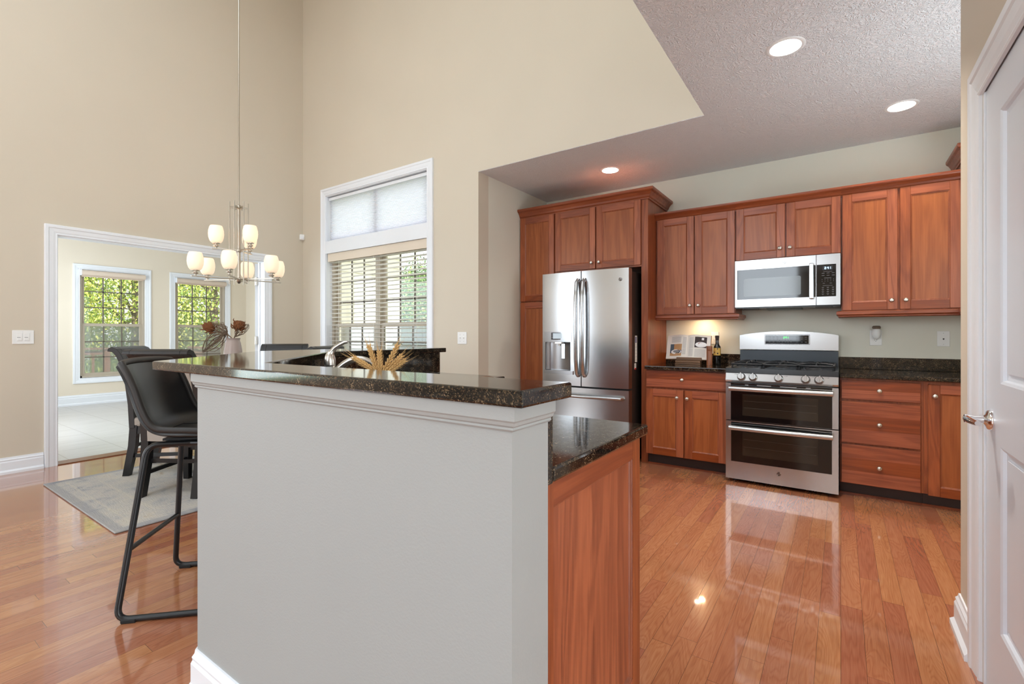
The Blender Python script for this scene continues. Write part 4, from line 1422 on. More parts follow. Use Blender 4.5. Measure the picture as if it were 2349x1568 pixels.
# ------------------------------------------------------------------ peninsula: half wall, bar, low worktop, cabinets
HWALL = [(-0.4915, 0.711), (-1.771, 0.711), (-2.58, 1.520), (-2.58, 2.58), (-2.45, 2.58), (-2.45, 1.574), (-1.717, 0.840), (-0.4915, 0.840)]
b = MB().prism(HWALL, 0.0, 1.0615, 'z')
struct('wall_peninsula', b, M['grey_wall'])
WPATH = [(-0.4915, 0.840), (-0.4915, 0.711), (-1.771, 0.711), (-2.58, 1.520), (-2.58, 2.58)]
AP = [(0, 1.014), (0.004, 1.014), (0.008, 1.018), (0.007, 1.022), (0.012, 1.026), (0.014, 1.032), (0.018, 1.036), (0.018, 1.0612), (0, 1.0612)]
struct('trim_peninsula', path_sweep(WPATH, AP, side=-1), M['grey_wall'])
struct('baseboard_peninsula', path_sweep(WPATH[1:], BASE, side=-1), M['white'])
BAR = [(-0.449, 0.680), (-0.449, 0.866), (-1.632, 0.866), (-2.402, 1.636), (-2.402, 2.620), (-2.850, 2.620), (-2.850, 1.465), (-2.065, 0.680)]
o = MB().prism(BAR, 1.0625, 1.094, 'z', 0, 0.005).build('granite_bar', M['granite'])
tag(o, 'long dark granite bar counter capping the grey half wall', 'countertop')
t = thing('granite_worktop', 'low dark granite worktop behind the bar with the faucet', 'countertop', (-1.2, 1.15, 0.88), 0, 'granite worktops')
LOW = [(-0.490, 0.862), (-0.490, 1.450), (-1.42, 1.450), (-1.84, 1.87), (-1.84, 2.58), (-2.43, 2.58), (-2.43, 1.566), (-1.726, 0.862)]
MB().prism(LOW, 0.882, 0.914, 'z', 0, 0.006).build('slab', M['granite'], t)
o_ = 0.021
b = MB().prism([(-0.4925, 0.841), (-0.4925, 0.861), (-1.725, 0.861), (-2.429, 1.565), (-2.429, 2.58), (-2.449, 2.58), (-2.449, 1.575), (-1.7175, 0.841)], 0.9145, 1.0615, 'z')
b.box(-0.512, -0.4925, 0.841, 0.861, 0.882, 0.9145)
b.build('backsplash', M['granite'], t)

# cabinets under the low worktop
t = thing('peninsula_cabinet', 'cherry cabinet with a framed end panel at the open end of the peninsula', 'cabinet', (-0.95, 1.15, 0.0))
b = MB().box(-1.40, -0.530, 0.842, 1.408, 0.105, 0.881).box(-1.40, -0.532, 0.842, 1.345, 0.0, 0.105)
b.build('cabinet_body', M['wood'], t)
XE = -0.510
b = MB()
b.prism([(0.842, 0.0), (0.895, 0.0), (0.895, 0.881), (0.842, 0.881)], XE - 0.02, XE, 'x', 0)
b.prism([(1.372, 0.0), (1.392, 0.045), (1.430, 0.105), (1.430, 0.881), (1.372, 0.881)], XE - 0.02, XE, 'x', 0)
b.box(XE - 0.02, XE - 0.0004, 0.895, 1.372, 0.820, 0.881, 1)
b.box(XE - 0.02, XE - 0.0004, 0.895, 1.372, 0.0, 0.165, 1)
fr = frame_rings((0.905, 1.362, 0.175, 0.810), [(0.0105, -0.001), (0.008, -0.004), (0.004, -0.006), (0.0, -0.011)], lambda a, z, h: (XE + h, a, z))
fr.m = [3] * len(fr.m)
b.join(fr)
b.box(XE - 0.016, XE - 0.0105, 0.890, 1.378, 0.160, 0.825, 2)
b.build('end_panel', [M['wood'], M['woody'], M['wood'], M['bead']], t)
for x0, x1 in ((-1.39, -0.966), (-0.96, -0.536)):
    bb = MB().box(x0, x1, 1.4085, 1.430, 0.111, 0.70, 0, 0.002)
    d = bb.build('door', M['wood'], t); knob(d, x1 - 0.035 if x0 < -1.1 else x0 + 0.035, 1.43, 0.64, (0, 1, 0))
    bb = MB().box(x0, x1, 1.4085, 1.430, 0.715, 0.868, 0, 0.002)
    d = bb.build('drawer', M['woodx'], t); knob(d, (x0 + x1) / 2, 1.43, 0.79, (0, 1, 0))
MB().prism([(-1.402, 0.842), (-1.402, 1.42), (-1.81, 1.828), (-2.447, 1.828), (-2.447, 1.576), (-1.7165, 0.842)], 0.105, 0.881, 'z').build('corner_body', M['wood'], t)
b = MB(); dd = MB().box(-0.24, 0.24, 0.0, 0.022, 0.115, 0.865, 0, 0.002)
dd.xf(Matrix.Translation((-1.606, 1.626, 0)) @ Matrix.Rotation(radians(-45), 4, 'Z'))
dd.build('door', M['wood'], t)
MB().prism([(-1.402, 0.842), (-1.402, 1.35), (-1.76, 1.76), (-2.447, 1.828), (-2.447, 1.576), (-1.7165, 0.842)], 0, 0.105, 'z').build('toe_kick', M['toe'], t)
MB().box(-2.447, -1.862, 1.83, 2.56, 0.105, 0.881).build('return_body', M['wood'], t)
MB().box(-2.447, -1.93, 1.83, 2.56, 0.0, 0.105).build('toe_kick', M['toe'], t)
for y0 in (1.84, 2.20):
    MB().box(-1.8615, -1.84, y0, y0 + 0.35, 0.111, 0.868, 0, 0.002).build('door', M['wood'], t)

# faucet behind the sink
t = thing('faucet', 'brushed nickel single-lever kitchen faucet rising behind the granite bar', 'faucet', (-1.988, 1.361, 0.914))
fx, fy = -1.988, 1.361
b = MB().lathe([(0.0, 0.0), (0.034, 0.0), (0.033, 0.008), (0.026, 0.016), (0.0245, 0.10), (0.026, 0.128), (0.027, 0.132), (0.0, 0.132)], (fx, fy, 0.914), 24)
b.build('body', M['nickel'], t)
b = MB().lathe([(0.0265, 0.134), (0.027, 0.150), (0.025, 0.166), (0.020, 0.182), (0.012, 0.196), (0.0, 0.200)], (fx, fy, 0.914), 24)
b.tube([(fx, fy, 1.085), (fx + 0.006, fy + 0.006, 1.11), (fx + 0.018, fy + 0.014, 1.128), (fx + 0.038, fy + 0.028, 1.144), (fx + 0.056, fy + 0.040, 1.154), (fx + 0.068, fy + 0.048, 1.156)], [0.020, 0.014, 0.0105, 0.009, 0.008, 0.006], 12)
b.build('lever', M['nickel'], t)
b = MB()
sp = []
for k in range(11):
    u = k / 10
    sp.append((fx + 0.022 + 0.165 * u, fy + 0.018 + 0.118 * u, 0.985 + 0.092 * sin(pi * (0.08 + 0.80 * u)) ** 0.8))
b.tube(sp, [0.017 - 0.004 * k / 10 for k in range(11)], 12)
b.cyl((fx + 0.187, fy + 0.136, 1.025), (fx + 0.189, fy + 0.137, 1.00), 0.015, 0.014, 14)
b.build('spout', M['nickel'], t)

# small dark canister whose lid peeps over the bar
t = thing('canister', 'small dark canister whose lid just shows over the back edge of the bar', 'canister', (-0.89, 1.15, 0.914))
MB().lathe([(0.0, 0.0), (0.030, 0.0), (0.032, 0.01), (0.032, 0.12), (0.028, 0.13), (0.0, 0.13)], (-0.89, 1.15, 0.9145), 20).build('jar', M['black'], t)
MB().lathe([(0.0, 0.13), (0.026, 0.13), (0.028, 0.138), (0.024, 0.146), (0.010, 0.150), (0.0, 0.151)], (-0.89, 1.15, 0.9145), 20).build('lid', M['stand'], t)

# wheat in a low vase behind the bar
t = thing('wheat_vase', 'low vase standing behind the bar holding the dried wheat', 'vase', (-1.315, 1.097, 0.914))
MB().lathe([(0.0, 0.0), (0.034, 0.0), (0.045, 0.03), (0.040, 0.07), (0.030, 0.10), (0.034, 0.112), (0.030, 0.112), (0.026, 0.10), (0.0, 0.095)], (-1.315, 1.097, 0.9145), 24).build('vase_body', M['vase'], t)
rw = random.Random(3)


def wheat_ear(root, tip, base, seed):
    """one ear: a curved stalk with overlapping grains and long bristles"""
    tip = Vector(tip); base = Vector(base)
    rr_ = random.Random(seed)
    d = tip - base; L = d.length; dn = d.normalized()
    a = dn.orthogonal().normalized(); c = dn.cross(a)
    b = MB()
    b.tube([base - dn * 0.03, base, base + d * 0.5, tip], [0.0014, 0.0014, 0.001, 0.0005], 5)
    n = 15
    for k in range(n):
        u = 0.06 + 0.80 * k / n
        p = base + d * u
        for q in range(3):
            th = q * 2 * pi / 3 + k * 1.05
            o = a * cos(th) + c * sin(th)
            w = 0.0066 * (1 - 0.45 * u)
            M_ = (dn * 0.86 + o * 0.5).normalized().to_track_quat('Z', 'Y').to_matrix()
            b.ell(p + o * w, (0.0031, 0.0031, 0.0085), 6, 5, 0, M_)
            if k % 2 == 0:
                e = p + o * (w + 0.008) + dn * rr_.uniform(0.03, 0.055)
                b.tube([p + o * w, e], [0.0005, 0.0002], 3)
    return b.build('wheat_ear', M['wheat'], root)

ears = [((-1.403, 1.036, 1.122), (-1.330, 1.086, 1.066)), ((-1.352, 1.070, 1.172), (-1.322, 1.092, 1.062)), ((-1.318, 1.094, 1.150), (-1.314, 1.098, 1.060)),
        ((-1.256, 1.138, 1.176), (-1.304, 1.104, 1.062)), ((-1.243, 1.148, 1.132), (-1.300, 1.106, 1.060)), ((-1.232, 1.155, 1.112), (-1.296, 1.110, 1.058))]
lbl = ['dried wheat ear leaning lowest towards the faucet', 'tall dried wheat ear just beside the faucet arch, second from the faucet', 'upright middle ear of the dried wheat',
       'tallest dried wheat ear bending away from the faucet', 'dried wheat ear just under the tallest ear', 'lowest dried wheat ear on the side away from the faucet']
for k, (tip, base) in enumerate(ears):
    b_ = thing('wheat_sprig', lbl[k], 'dried wheat', base, 0, 'dried wheat behind the bar')
    wheat_ear(b_, tip, base, k)
    MB().tube([base, Vector(base).lerp(Vector((-1.315, 1.097, 1.0)), 0.7), (-1.315 + 0.004 * (k - 3), 1.097, 0.96)], 0.0013, 5).build('stalk', M['wheat'], b_)

# ------------------------------------------------------------------ bar stool
t = thing('bar_stool', 'black leather bucket bar stool with tubular legs at the end of the bar', 'stool', (-2.464, 1.02, 0.0), radians(-45))
# bucket shell: profile from the front lip back and up
prof = [(0.235, 0.738), (0.215, 0.757), (0.12, 0.757), (0.02, 0.752), (-0.07, 0.752), (-0.135, 0.768), (-0.180, 0.805), (-0.208, 0.865), (-0.228, 0.94), (-0.250, 1.02), (-0.268, 1.075)]
halfw = [0.20, 0.215, 0.225, 0.228, 0.228, 0.228, 0.228, 0.226, 0.222, 0.216, 0.205]
edge_line = [(0.235, 0.740), (0.205, 0.762), (0.12, 0.774), (0.03, 0.782), (-0.05, 0.786), (-0.098, 0.795), (-0.130, 0.828), (-0.155, 0.883), (-0.178, 0.950), (-0.208, 1.020), (-0.238, 1.066)]
NS, NW = 40, 24
def interp(arr, u):
    x = u * (len(arr) - 1); i = min(int(x), len(arr) - 2); f = x - i
    def cr(p0, p1, p2, p3):
        return 0.5 * ((2 * p1) + (-p0 + p2) * f + (2 * p0 - 5 * p1 + 4 * p2 - p3) * f * f + (-p0 + 3 * p1 - 3 * p2 + p3) * f ** 3)
    g = lambda j: arr[max(0, min(j, len(arr) - 1))]
    if isinstance(arr[0], tuple):
        return tuple(cr(g(i - 1)[k], g(i)[k], g(i + 1)[k], g(i + 2)[k]) for k in range(2))
    return cr(g(i - 1), g(i), g(i + 1), g(i + 2))
def shell(u, w):
    """point of the bucket and its normal towards the sitter"""
    def pt(u, w):
        y, z = interp(prof, u); ye, ze = interp(edge_line, u)
        f = abs(w) ** 2.4
        return Vector((interp(halfw, u) * w * (1 - 0.04 * w * w), y + (ye - y) * f, z + (ze - z) * f))
    p = pt(u, w)
    d = pt(min(1, u + 0.01), w) - pt(max(0, u - 0.01), w)
    return p, Vector((0, d.z, -d.y)).normalized()


bm = bmesh.new()
grid = []
for i in range(NS + 1):
    grid.append([bm.verts.new(shell(i / NS, -1 + 2 * j / NW)[0]) for j in range(NW + 1)])
for i in range(NS):
    for j in range(NW):
        bm.faces.new((grid[i][j], grid[i][j + 1], grid[i + 1][j + 1], grid[i + 1][j]))
bmesh.ops.recalc_face_normals(bm, faces=bm.faces[:])
bmesh.ops.solidify(bm, geom=bm.faces[:], thickness=0.022)
b = MB().addbm(bm, 0, True)
seat = b.build('bucket_seat', M['leather'], t, local=True, sharp=60)
# rolled rim and stitched seam follow the same shell
loop = [shell(k / 30, -1) for k in range(31)] + [shell(1, -1 + 2 * k / 16) for k in range(1, 16)] + [shell(1 - k / 30, 1) for k in range(31)] + [shell(0, 1 - 2 * k / 16) for k in range(1, 16)]
MB().tube([p for p, n_ in loop], 0.0135, 16, closed=True).build('seat_rim', M['leather_edge'], t, local=True)
b = MB()
for w0, w1 in ((-0.98, -0.30), (0.98, 0.30)):
    pts = []
    for k in range(13):
        f = k / 12
        p, n_ = shell(0.20 + 0.28 * f, w0 + (w1 - w0) * f)
        pts.append(p + n_ * 0.0015)
    b.tube(pts, 0.0022, 5)
pts = [shell(0.48, -0.30 + 0.6 * k / 8)[0] + shell(0.48, 0)[1] * 0.0015 for k in range(9)]
b.tube(pts, 0.0022, 5)
b.build('seam', M['leather_edge'], t, local=True)
def rounded(pts, r, n=6):
    out = [Vector(pts[0])]
    for i in range(1, len(pts) - 1):
        p = Vector(pts[i]); a = (Vector(pts[i - 1]) - p).normalized(); c = (Vector(pts[i + 1]) - p).normalized()
        p0 = p + a * r; p1 = p + c * r
        for k in range(n + 1):
            u = k / n
            out.append(p0 * (1 - u) ** 2 + p * 2 * u * (1 - u) + p1 * u * u)
    out.append(Vector(pts[-1]))
    return out
for s in (1, -1):
    pts = rounded([(s * 0.13, 0.0, 0.712), (s * 0.150, -0.165, 0.712), (s * 0.237, -0.235, 0.013), (s * 0.237, 0.215, 0.013), (s * 0.150, 0.150, 0.712), (s * 0.13, 0.0, 0.712)], 0.05)
    MB().tube(pts, 0.0125, 12).build('leg_frame', M['blackmetal'], t, local=True)
    for y in (-0.185, 0.165):
        MB().box(s * 0.237 - 0.016, s * 0.237 + 0.016, y - 0.028, y + 0.028, 0.0, 0.016, 0, 0.003).build('foot_pad', M['rubber'], t, local=True)
b = MB()
for y in (-0.10, 0.10):
    b.tube([(-0.145, y, 0.712), (0.145, y, 0.712)], 0.0115, 10)
b.box(-0.12, 0.12, -0.12, 0.12, 0.722, 0.732)
b.build('seat_support', M['blackmetal'], t, local=True)
MB().tube([(-0.203, -0.207, 0.285), (0.203, -0.207, 0.285)], 0.0105, 10).build('rear_stretcher', M['blackmetal'], t, local=True)
MB().tube([(-0.203, 0.187, 0.285), (0.203, 0.187, 0.285)], 0.0105, 10).build('foot_rest', M['blackmetal'], t, local=True)

# ------------------------------------------------------------------ rug, table, dining chairs
o = MB().box(-0.815, 0.815, -1.235, 1.235, 0.0, 0.011, 0, 0.004).build('rug', M['rug'])
o.location = (-4.375, 2.22, 0.001)
tag(o, 'faded grey blue patterned rug under the dining set', 'rug')
TC = (-4.50, 2.17)
t = thing('dining_table', 'round black pedestal dining table behind the bar under the chandelier', 'table', (TC[0], TC[1], 0.012))
MB().lathe([(0.0, 0.722), (0.57, 0.722), (0.60, 0.732), (0.605, 0.745), (0.598, 0.756), (0.0, 0.758)], (0, 0, 0), 64).build('table_disc', M['blackwood'], t, local=True)
MB().lathe([(0.0, 0.08), (0.10, 0.08), (0.115, 0.12), (0.085, 0.20), (0.06, 0.30), (0.075, 0.42), (0.10, 0.52), (0.09, 0.60), (0.14, 0.70), (0.16, 0.722), (0.0, 0.722)], (0, 0, 0), 32).build('pedestal', M['blackwood'], t, local=True)
for k in range(4):
    a = radians(10 + 90 * k)
    f = MB().prism([(0.05, 0.10), (0.05, 0.22), (0.16, 0.20), (0.30, 0.12), (0.39, 0.08), (0.41, 0.05), (0.41, 0.0), (0.34, 0.0), (0.30, 0.045), (0.18, 0.09)], -0.035, 0.035, 'y', 0, 0.006)
    f.xf(Matrix.Rotation(a, 4, 'Z')).build('foot', M['blackwood'], t, local=True)


def dining_chair(label, loc, rz):
    t = thing('dining_chair', label, 'chair', loc, rz, 'black dining chairs round the table')
    # rolled back: side profile (y, z) front line and rear line
    prof_b = [(-0.190, 0.40), (-0.200, 0.60), (-0.225, 0.80), (-0.262, 0.95), (-0.292, 1.02), (-0.325, 1.062), (-0.362, 1.078), (-0.388, 1.064), (-0.392, 1.040)]
    th = 0.042
    def offs(d):
        out = []
        for i in range(len(prof_b)):
            a = Vector(prof_b[max(i - 1, 0)]); c = Vector(prof_b[min(i + 1, len(prof_b) - 1)])
            dd = (c - a).normalized()
            n_ = Vector((dd.y, -dd.x))
            out.append(Vector(prof_b[i]) + n_ * d)
        return out
    fr_, bk = offs(0.0), offs(-th)
    poly = [tuple(p) for p in fr_] + [tuple(p) for p in reversed(bk)]
    for s in (-1, 1):
        x0, x1 = (s * 0.238, s * 0.182)
        MB().prism(poly, min(x0, x1), max(x0, x1), 'x', 0, 0.004).build('back_stile', M['leather'], t, local=True)
    i0 = 3
    poly2 = [tuple(p) for p in fr_[i0:]] + [tuple(p) for p in reversed(bk[i0:])]
    MB().prism(poly2, -0.183, 0.183, 'x', 0, 0.003).build('rolled_top', M['leather'], t, local=True)
    pf = offs(0.003)[:i0 + 1]; pb = offs(-th - 0.003)[:i0 + 1]
    MB().prism([tuple(p) for p in pf] + [tuple(p) for p in reversed(pb)], -0.1825, 0.1825, 'x', 0, 0.003).build('back_cushion', M['fabric'], t, local=True)
    nb = MB()
    for s in (-1, 1):
        for k in range(22):
            u = k / 21
            z = 0.46 + u * 0.48
            j = 0
            while j < 2 and pf[j + 1].y < z: j += 1
            f = (z - pf[j].y) / (pf[j + 1].y - pf[j].y)
            p = pf[j].lerp(pf[j + 1], f)
            nb.ell((s * 0.176, p.x + 0.001, p.y), (0.0045, 0.0035, 0.0045), 6, 4)
    nb.build('nailhead_trim', M['nickel'], t, local=True)
    MB().box(-0.235, 0.235, -0.215, 0.235, 0.41, 0.485, 0, 0.018, 2).build('seat_cushion', M['fabric'], t, local=True)
    MB().box(-0.225, 0.225, -0.21, 0.225, 0.35, 0.41).build('seat_rail', M['blackwood'], t, local=True)
    for s in (-1, 1):
        b = MB().strip([[(s * 0.205 + dx * k, y0 + dy * k, z) for dx, dy in ((-1, -1), (1, -1), (1, 1), (-1, 1))] for y0, z, k in ((-0.262, 0.0, 0.024), (-0.215, 0.25, 0.027), (-0.200, 0.45, 0.028))])
        b.add([(s * 0.205 + dx * 0.024, -0.262 + dy * 0.024, 0) for dx, dy in ((-1, -1), (1, -1), (1, 1), (-1, 1))], [(0, 1, 2, 3)])
        b.build('leg', M['blackwood'], t, local=True)
        b = MB().strip([[(s * 0.200 + dx * k, 0.195 + dy * k, z) for dx, dy in ((-1, -1), (1, -1), (1, 1), (-1, 1))] for z, k in ((0.0, 0.021), (0.36, 0.027))])
        b.add([(s * 0.200 + dx * 0.021, 0.195 + dy * 0.021, 0) for dx, dy in ((-1, -1), (1, -1), (1, 1), (-1, 1))], [(0, 1, 2, 3)])
        b.build('leg', M['blackwood'], t, local=True)
        MB().box(s * 0.203 - 0.010, s * 0.203 + 0.010, -0.235, 0.19, 0.15, 0.178).build('side_stretcher', M['blackwood'], t, local=True)
    MB().box(-0.20, 0.20, -0.21, -0.19, 0.235, 0.262).build('rear_stretcher', M['blackwood'], t, local=True)
    MB().box(-0.20, 0.20, 0.185, 0.205, 0.235, 0.262).build('front_stretcher', M['blackwood'], t, local=True)
    return t


def chair_at(foot_mid, rz):
    f = Vector((-sin(rz), cos(rz)))
    p = Vector(foot_mid) + f * 0.262
    return (p.x, p.y, 0.0125)

rz1 = radians(32)
c1 = dining_chair('black dining chair seen from its back directly behind the bar stool', chair_at((-4.01, 1.42), rz1), rz1)
for lab, fm, deg in (('black dining chair farthest towards the doorway, its side and taupe back cushion showing', (-5.065, 1.59), -45),
                     ('black dining chair on the far side of the table below the doorway casing', (-5.02, 2.86), -131),
                     ('black dining chair nearest the window blind, only its rolled top showing beside the faucet lever', (-3.93, 2.56), 112)):
    dup(c1, chair_at(fm, radians(deg)), radians(deg), lab)

# vase with dried flowers on the dining table
VX, VY, VZ = -4.655, 2.166, 0.7705
o = MB().lathe([(0.0, 0.0), (0.068, 0.0), (0.078, 0.012), (0.083, 0.08), (0.081, 0.18), (0.074, 0.28), (0.063, 0.345), (0.055, 0.365), (0.057, 0.380), (0.062, 0.388), (0.056, 0.390), (0.050, 0.37), (0.060, 0.30), (0.0, 0.20)], (0, 0, 0), 40).build('flower_vase', M['vase'])
o.location = (VX, VY, VZ)
tag(o, 'glazed taupe vase on the dining table holding dried flowers', 'vase')
rd_ = random.Random(5)


def cone_flower(label, base, tip, r, seed):
    t = thing('dried_flower', label, 'dried flower', base, 0, 'dried flowers in the table vase')
    base = Vector(base); tip = Vector(tip)
    d = (tip - base); dn = d.normalized(); a = dn.orthogonal().normalized(); c = dn.cross(a)
    rr_ = random.Random(seed)
    L = d.length
    hd = base + d * 0.42
    b = MB().lathe([(0.0, 0.0), (r * 0.55, 0.01), (r * 0.9, L * 0.12), (r, L * 0.30), (r * 0.9, L * 0.45), (r * 0.6, L * 0.56), (0.0, L * 0.58)], tuple(hd), 18, 0, tuple(dn))
    for v in range(len(b.v)):
        b.v[v] += Vector((rr_.gauss(0, 1), rr_.gauss(0, 1), rr_.gauss(0, 1))) * 0.003
    b.build('cone', M['cone'], t)
    b = MB()
    for k in range(26):
        th = k * 2.4; u = 0.35 + 0.5 * (k / 26)
        p = base + d * u + (a * cos(th) + c * sin(th)) * r * 0.85
        q = p + dn * L * rr_.uniform(0.12, 0.28) + (a * cos(th) + c * sin(th)) * rr_.uniform(0.0, 0.03)
        b.tube([p, (p + q) / 2 + (a * cos(th) + c * sin(th)) * 0.008, q], [0.006, 0.005, 0.001], 5)
    b.build('bracts', M['cone'], t)
    MB().tube([(VX, VY, VZ + 0.22), base.lerp(Vector((VX, VY, VZ + 0.37)), 0.4), hd], 0.006, 6).build('stem', M['twig'], t)
    return t

cone_flower('dried brown cone flower drooping over the vase rim towards the sun room window', (-4.735, 2.115, 1.215), (-4.885, 2.010, 1.275), 0.042, 1)
cone_flower('upright dried brown cone flower at the doorway jamb side of the vase', (-4.640, 2.178, 1.175), (-4.598, 2.205, 1.318), 0.047, 2)


def twig_fan(label, start, axis, L, spread, n, curl_, seed):
    """a fan of thin branching twigs that curve back together like a lattice"""
    t = thing('dried_twig', label, 'dried twig', start, 0, 'lattice twigs in the table vase')
    rr_ = random.Random(seed)
    start = Vector(start); ax = Vector(axis).normalized()
    side = ax.cross(Vector((0.6, 0.8, 0))).normalized(); up = ax.cross(side)
    b = MB()
    for k in range(n):
        th = rr_.uniform(0, 2 * pi); s = spread * sqrt(rr_.random())
        o = side * cos(th) * s + up * sin(th) * s * 0.8
        pts = []
        for q in range(7):
            u = q / 6
            bulge = sin(pi * min(u * 1.05, 1)) ** 0.8
            p = start + ax * L * u + o * bulge + Vector((rr_.gauss(0, 1), rr_.gauss(0, 1), rr_.gauss(0, 1))) * 0.006 + Vector((0, 0, -curl_ * u * u))
            pts.append(p)
        b.tube(pts, [0.0028, 0.0028, 0.0026, 0.0024, 0.002, 0.0016, 0.0008], 5)
    b.build('twigs', M['twig'], t)
    MB().tube([(VX, VY, VZ + 0.25), (VX, VY, VZ + 0.38), tuple(start)], 0.004, 6).build('stem', M['twig'], t)
    return t

twig_fan('dark lattice of dried twigs hanging lowest below the cone by the window', (-4.715, 2.125, 1.205), (-0.72, -0.48, -0.62), 0.26, 0.10, 30, 0.02, 4)
twig_fan('loose lattice of dried twigs arching up above the drooping cone', (-4.70, 2.135, 1.20), (-0.50, -0.33, 0.55), 0.20, 0.075, 22, 0.05, 6)
twig_fan('sparse dried twigs spreading up at the jamb side of the vase', (-4.635, 2.18, 1.18), (0.40, 0.28, 0.55), 0.18, 0.065, 14, 0.03, 8)

# ------------------------------------------------------------------ chandelier
CX, CY = -4.476, 2.133
t = thing('chandelier', 'two-tier nickel chandelier with nine lit opal glass shades on a long rod', 'chandelier', (CX, CY, 1.66))
MB().tube([(CX, CY, 2.35), (CX, CY, 6.18)], 0.0065, 10).build('drop_rod', M['fixture'], t)
MB().lathe([(0.0, 6.16), (0.066, 6.165), (0.066, 6.199), (0.0, 6.199)], (CX, CY, 0), 28).build('ceiling_canopy', M['fixture'], t)
b = MB().cyl((CX, CY, 1.668), (CX, CY, 2.36), 0.0145, n=18)
b.lathe([(0.0, 1.652), (0.010, 1.655), (0.016, 1.664), (0.024, 1.672), (0.024, 1.70), (0.0145, 1.705)], (CX, CY, 0), 20)
b.lathe([(0.0145, 2.325), (0.022, 2.33), (0.022, 2.35), (0.012, 2.362), (0.0, 2.364)], (CX, CY, 0), 20)
b.lathe([(0.0145, 1.935), (0.022, 1.94), (0.022, 1.96), (0.0145, 1.965)], (CX, CY, 0), 20)
b.build('centre_column', M['fixture'], t)
vd = Vector((-0.903, 0.430)); rt = Vector((0.430, 0.903))   # away from / across the view of the table
near = atan2(-vd.y, -vd.x)
for k in range(6):
    a = near + radians(30 + 60 * k)
    x, y = CX + cos(a) * 0.073, CY + sin(a) * 0.073
    MB().cyl((x, y, 1.645), (x, y, 2.385), 0.0052, n=8).build('upright_rod', M['fixture'], t)
b = MB()
for z in (2.330, 2.343):
    for k in range(3):
        a = near + radians(30 + 60 * k)
        b.obox((CX, CY, z), (0.150, 0.008, 0.006), (0, 0, a))
b.build('rod_spider', M['fixture'], t)


SH = 0.86


def lamp_arm(a, r, z, nm='arm'):
    dx, dy = cos(a), sin(a)
    b = MB().obox((CX + dx * (r + 0.03) / 2, CY + dy * (r + 0.03) / 2, z), (r + 0.03, 0.017, 0.010), (0, 0, a), 0, 0.001)
    arm = b.build(nm, M['fixture'], t)
    c = (CX + dx * r, CY + dy * r, z + 0.005)
    b = MB().lathe([(0.0, 0.0), (0.010, 0.0), (0.010, 0.012), (0.022, 0.016), (0.024, 0.026), (0.012, 0.030), (0.012, 0.038), (0.030, 0.040), (0.031, 0.046), (0.0, 0.046)], c, 20)
    b.build('socket_cup', M['fixture'], arm)
    sh = [(0.030, 0.047), (0.046, 0.050), (0.058, 0.068), (0.068, 0.100), (0.072, 0.135), (0.070, 0.170), (0.061, 0.208), (0.054, 0.222), (0.051, 0.222), (0.058, 0.205), (0.066, 0.17), (0.068, 0.135), (0.064, 0.100), (0.054, 0.070), (0.030, 0.055)]
    sh = [(q * SH if k not in (0, 14) else q, 0.047 + (h_ - 0.047) * SH) for k, (q, h_) in enumerate(sh)]
    MB().lathe(sh, c, 28).build('glass_shade', M['shade'], arm, sharp=70)
    b = MB().ell((c[0], c[1], c[2] + 0.108), (0.017, 0.017, 0.028), 12, 8)
    b.cyl((c[0], c[1], c[2] + 0.05), (c[0], c[1], c[2] + 0.09), 0.012, n=10)
    b.build('bulb', M['bulb'], arm)

for k in range(6):
    lamp_arm(near + radians(-12 + 60 * k), 0.338, 1.690)
for k in range(3):
    lamp_arm(near + radians(30 + 120 * k), 0.175, 1.953, 'upper_arm')

# ------------------------------------------------------------------ recessed ceiling lights
def can_light(x, y, label, power=34):
    t = thing('recessed_light', label, 'ceiling light', (x, y, CEIL), 0, 'recessed kitchen ceiling lights')
    MB().lathe([(0.076, -0.004), (0.084, -0.006), (0.094, -0.004), (0.097, 0.0), (0.076, 0.0), (0.076, -0.004)], (0, 0, 0), 40, caps=False).build('trim_ring', M['plastic'], t, local=True)
    MB().lathe([(0.076, -0.003), (0.072, 0.02), (0.060, 0.085), (0.064, 0.085), (0.080, 0.001), (0.076, -0.003)], (0, 0, 0), 40, caps=False).build('baffle', M['plastic'], t, local=True)
    MB().lathe([(0.062, 0.084), (0.062, 0.087), (0.0, 0.087)], (0, 0, 0), 40).build('lit_lens', M['canlens'], t, local=True)
    d = bpy.data.lights.new('can_beam', 'AREA')
    d.shape = 'DISK'; d.size = 0.11; d.energy = power; d.color = (1.0, 0.93, 0.84); d.specular_factor = 0.12
    o = bpy.data.objects.new('can_beam', d); COL.objects.link(o); o.parent = t; o.location = (0, 0, 0.080)
    return t

can_light(-0.251, 3.016, 'largest brightest recessed ceiling light, nearest the soffit corner')
can_light(0.346, 4.249, 'recessed ceiling light nearest the white door wall, over the drawer cabinet', 9)
can_light(-1.827, 4.308, 'small recessed ceiling light above the fridge cabinet', 7)

# under-cabinet puck light
t = thing('puck_light', 'small warm puck light under the wall cabinet above the cookbook', 'light', (-1.13, 4.75, 1.374))
MB().lathe([(0.0, 0.0), (0.035, 0.0), (0.033, -0.012), (0.026, -0.014), (0.0, -0.014)], (0, 0, 0), 24).build('puck', M['nickel'], t, local=True)
MB().lathe([(0.0, -0.0142), (0.024, -0.0142), (0.024, -0.0145), (0.0, -0.0145)], (0, 0, 0), 24).build('lit_lens', M['bulb'], t, local=True)
d = bpy.data.lights.new('puck_beam', 'AREA'); d.shape = 'DISK'; d.size = 0.05; d.energy = 1.0; d.color = (1.0, 0.66, 0.36)
o = bpy.data.objects.new('puck_beam', d); COL.objects.link(o); o.parent = t; o.location = (0.03, 0.06, -0.018)

